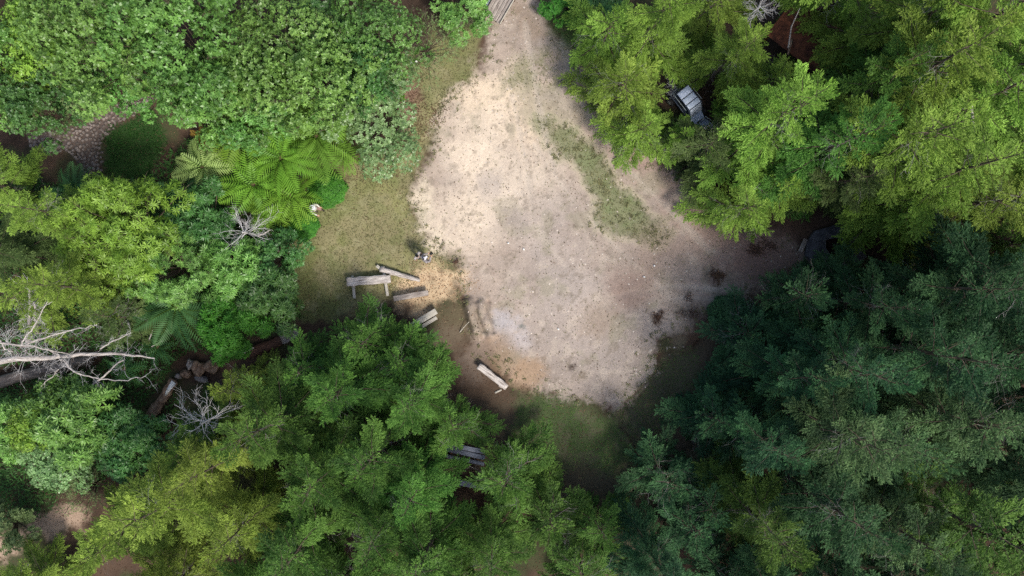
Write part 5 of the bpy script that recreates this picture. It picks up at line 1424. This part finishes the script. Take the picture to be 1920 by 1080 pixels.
def person(x, y, face, H, label, arms, head_tilt, shirt, trousers, hat=None, hair='hair', stride=.06, long_sleeve=False, twist=0.0):
    """standing figure; +X is where it faces. arms: ((elbow, wrist, finger direction) for left, right) in body space"""
    o = empty("person", (x, y, hz(x, y)), face, label, "person")
    k = H / 1.72; S = lambda *p: np.array(p) * k
    hipL, hipR = S(0, .095, .90), S(0, -.095, .90); knL, knR = S(.05 + stride, .11, .49), S(.05 - stride, -.11, .49)
    anL, anR = S(-.01 + stride * 1.3, .12, .085), S(-.01 - stride * 1.3, -.12, .085)
    shL, shR = S(-.01, .185, 1.40), S(-.01, -.185, 1.40); neck = S(0, 0, 1.44); hd = S(.035 + head_tilt * .05, 0, 1.60 - head_tilt * .02)
    w = Wood()
    def torso(w, g=0.0):
        ellips(w, S(0, 0, 1.24), S(.115 + g, .165 + g, .20)); ellips(w, S(0, 0, 1.04), S(.10 + g, .14 + g, .17)); ellips(w, S(-.005, 0, .92), S(.115 + g, .165 + g, .12))
        capsule(w, shL, shR, (.062 + g) * k, (.062 + g) * k); ellips(w, S(.0, 0, 1.36), S(.09 + g, .15 + g, .09))
    torso(w); capsule(w, neck - S(0, 0, .04), hd - S(.02, 0, .06), .056 * k, .05 * k)
    for h, kn, an in ((hipL, knL, anL), (hipR, knR, anR)):
        capsule(w, h, kn, .085 * k, .056 * k); capsule(w, kn, an, .055 * k, .036 * k); ellips(w, (kn * .68 + an * .32) + S(-.018, 0, 0), S(.045, .045, .10))
        capsule(w, an - S(0, 0, .03), an + S(.15, 0, -.055), .038 * k, .030 * k)
    for sh, (el, wr, fd), s in ((shL, arms[0], 1), (shR, arms[1], -1)):
        el = S(*el); wr = S(*wr)
        capsule(w, sh, el, .050 * k, .038 * k); capsule(w, el, wr, .038 * k, .026 * k)
        fd = unit(fd); upv = unit(np.array([0, 0, 1.0]) - fd * fd[2] + np.array([.01, 0, 0])); sd = unit(np.cross(fd, upv)) * (1 if s > 0 else -1)
        hand(w, wr, fd, upv, sd)
    # head: skull, jaw, nose, ears, brow, lips
    c = hd; t = head_tilt
    def Hd(px_, py_, pz_):
        v = np.array([px_, py_, pz_]) * k; return c + np.array([v[0] * math.cos(t) + v[2] * math.sin(t), v[1], -v[0] * math.sin(t) + v[2] * math.cos(t)])
    ellips(w, Hd(-.008, 0, .022), S(.096, .076, .100)); ellips(w, Hd(.030, 0, -.055), S(.055, .052, .055)); ellips(w, Hd(.055, 0, -.092), S(.026, .030, .020))
    capsule(w, Hd(.086, 0, .012), Hd(.108, 0, -.024), .010 * k, .015 * k, 8)
    capsule(w, Hd(.080, -.035, .026), Hd(.080, .035, .026), .012 * k, .012 * k, 8)
    capsule(w, Hd(.084, -.020, -.062), Hd(.084, .020, -.062), .009 * k, .009 * k, 8)
    for s in (-1, 1): ellips(w, Hd(-.005, s * .078, -.005), S(.020, .010, .032), 8, 6)
    remeshed("body", w, .0075, M['skin'], o, 2)
    for s in (-1, 1):
        e = Wood(); ellips(e, Hd(.080, s * .032, .004), S(.014, .014, .012), 8, 6); link("eye", e.mesh("eye", True), M['eye'], o)
    # clothes
    w = Wood(); torso(w, .018)
    for sh, (el, wr, fd) in ((shL, arms[0]), (shR, arms[1])):
        el = S(*el); wr = S(*wr)
        if long_sleeve: capsule(w, sh, el, .068 * k, .055 * k); capsule(w, el, el * .12 + wr * .88, .055 * k, .042 * k)
        else: capsule(w, sh, sh * .35 + el * .65, .068 * k, .062 * k)
    remeshed("shirt", w, .011, M[shirt], o)
    w = Wood(); ellips(w, S(-.005, 0, .90), S(.135, .180, .13))
    for h, kn, an in ((hipL, knL, anL), (hipR, knR, anR)): capsule(w, h, kn, .102 * k, .076 * k); capsule(w, kn, an + S(0, 0, .03), .074 * k, .058 * k)
    remeshed("trousers", w, .011, M[trousers], o)
    for an in (anL, anR):
        w = Wood(); capsule(w, an + S(-.03, 0, -.035), an + S(.17, 0, -.050), .046 * k, .036 * k); ellips(w, an + S(.06, 0, -.06), S(.13, .045, .025)); remeshed("shoe", w, .010, M['shoe'], o, 2)
    w = Wood(); ellips(w, Hd(-.022, 0, .036), S(.098, .086, .104)); ellips(w, Hd(-.055, 0, -.02), S(.062, .076, .085)); remeshed("hair", w, .009, M[hair], o, 2)
    if hat:
        w = Wood(); ellips(w, Hd(-.010, 0, .070), S(.112, .094, .072))
        if hat == 'cap': ellips(w, Hd(.12, 0, .055), S(.075, .070, .009))
        else: ellips(w, Hd(-.005, 0, .050), S(.185, .170, .012))
        remeshed("cap" if hat == 'cap' else "sun_hat", w, .007, M['cap'], o, 2)
    return o, k

def body_xy(px, py, z=1.6): return G(px, py, z)
# dark-haired person
x, y = body_xy(781, 479)
person(x, y, R(-35), 1.70, "dark-haired person in a pale grey shirt standing beside the drone pilot on the grass",
       (((.03, .25, 1.14), (.17, .20, .98), (1, -.2, -.5)), ((.03, -.25, 1.13), (.05, -.24, .88), (.25, .0, -1))), .25, 'shirt_pale', 'trouser_dark', None, 'hair')
# pilot
x2, y2 = body_xy(794.5, 486)
o, k = person(x2, y2, R(42), 1.72, "person in a white cap and grey shirt holding a dark remote controller on the grass",
       (((.13, .26, 1.14), (.36, .11, 1.14), (1, -.15, .05)), ((.13, -.26, 1.14), (.36, -.11, 1.14), (1, .15, .05))), .35, 'shirt_grey', 'trouser_dark', 'cap', 'hair_brown', .03, True)
c = empty("remote_controller", (x2 + math.cos(R(42)) * .455 * k, y2 + math.sin(R(42)) * .455 * k, hz(x2, y2) + 1.155 * k), R(42), "dark remote controller held by the person in the white cap", "remote control")
w = Wood(); w.box((0, 0, 0), (.11, .15, .045)); bevel(link("controller_body", w.mesh("controller_body"), M['black_pl'], c), .015)
w = Wood(); w.box((.10, 0, .05), (.012, .17, .09), ry=R(-55)); bevel(link("screen", w.mesh("screen"), M['black_pl'], c), .004)
for s in (-1, 1):
    w = Wood(); w.tube([[-.02, s * .045, .02], [-.02, s * .045, .045]], [.006, .009], 8); link("stick", w.mesh("stick"), M['steel'], c)
    w = Wood(); w.tube([[.05, s * .06, .01], [.13, s * .075, .06]], [.006, .005], 6); link("antenna", w.mesh("antenna"), M['black_pl'], c)
# person by the bushes
x3, y3 = body_xy(584, 389)
person(x3, y3, R(-28), 1.70, "person in a white sun hat, cream long sleeves and pink trousers between the round bushes",
       (((.05, .27, 1.14), (.22, .22, 1.00), (1, 0, -.5)), ((.12, -.27, 1.15), (.33, -.25, 1.00), (1, .1, -.4))), .3, 'shirt_cream', 'trouser_pink', 'hat', 'hair_brown', .12, True)
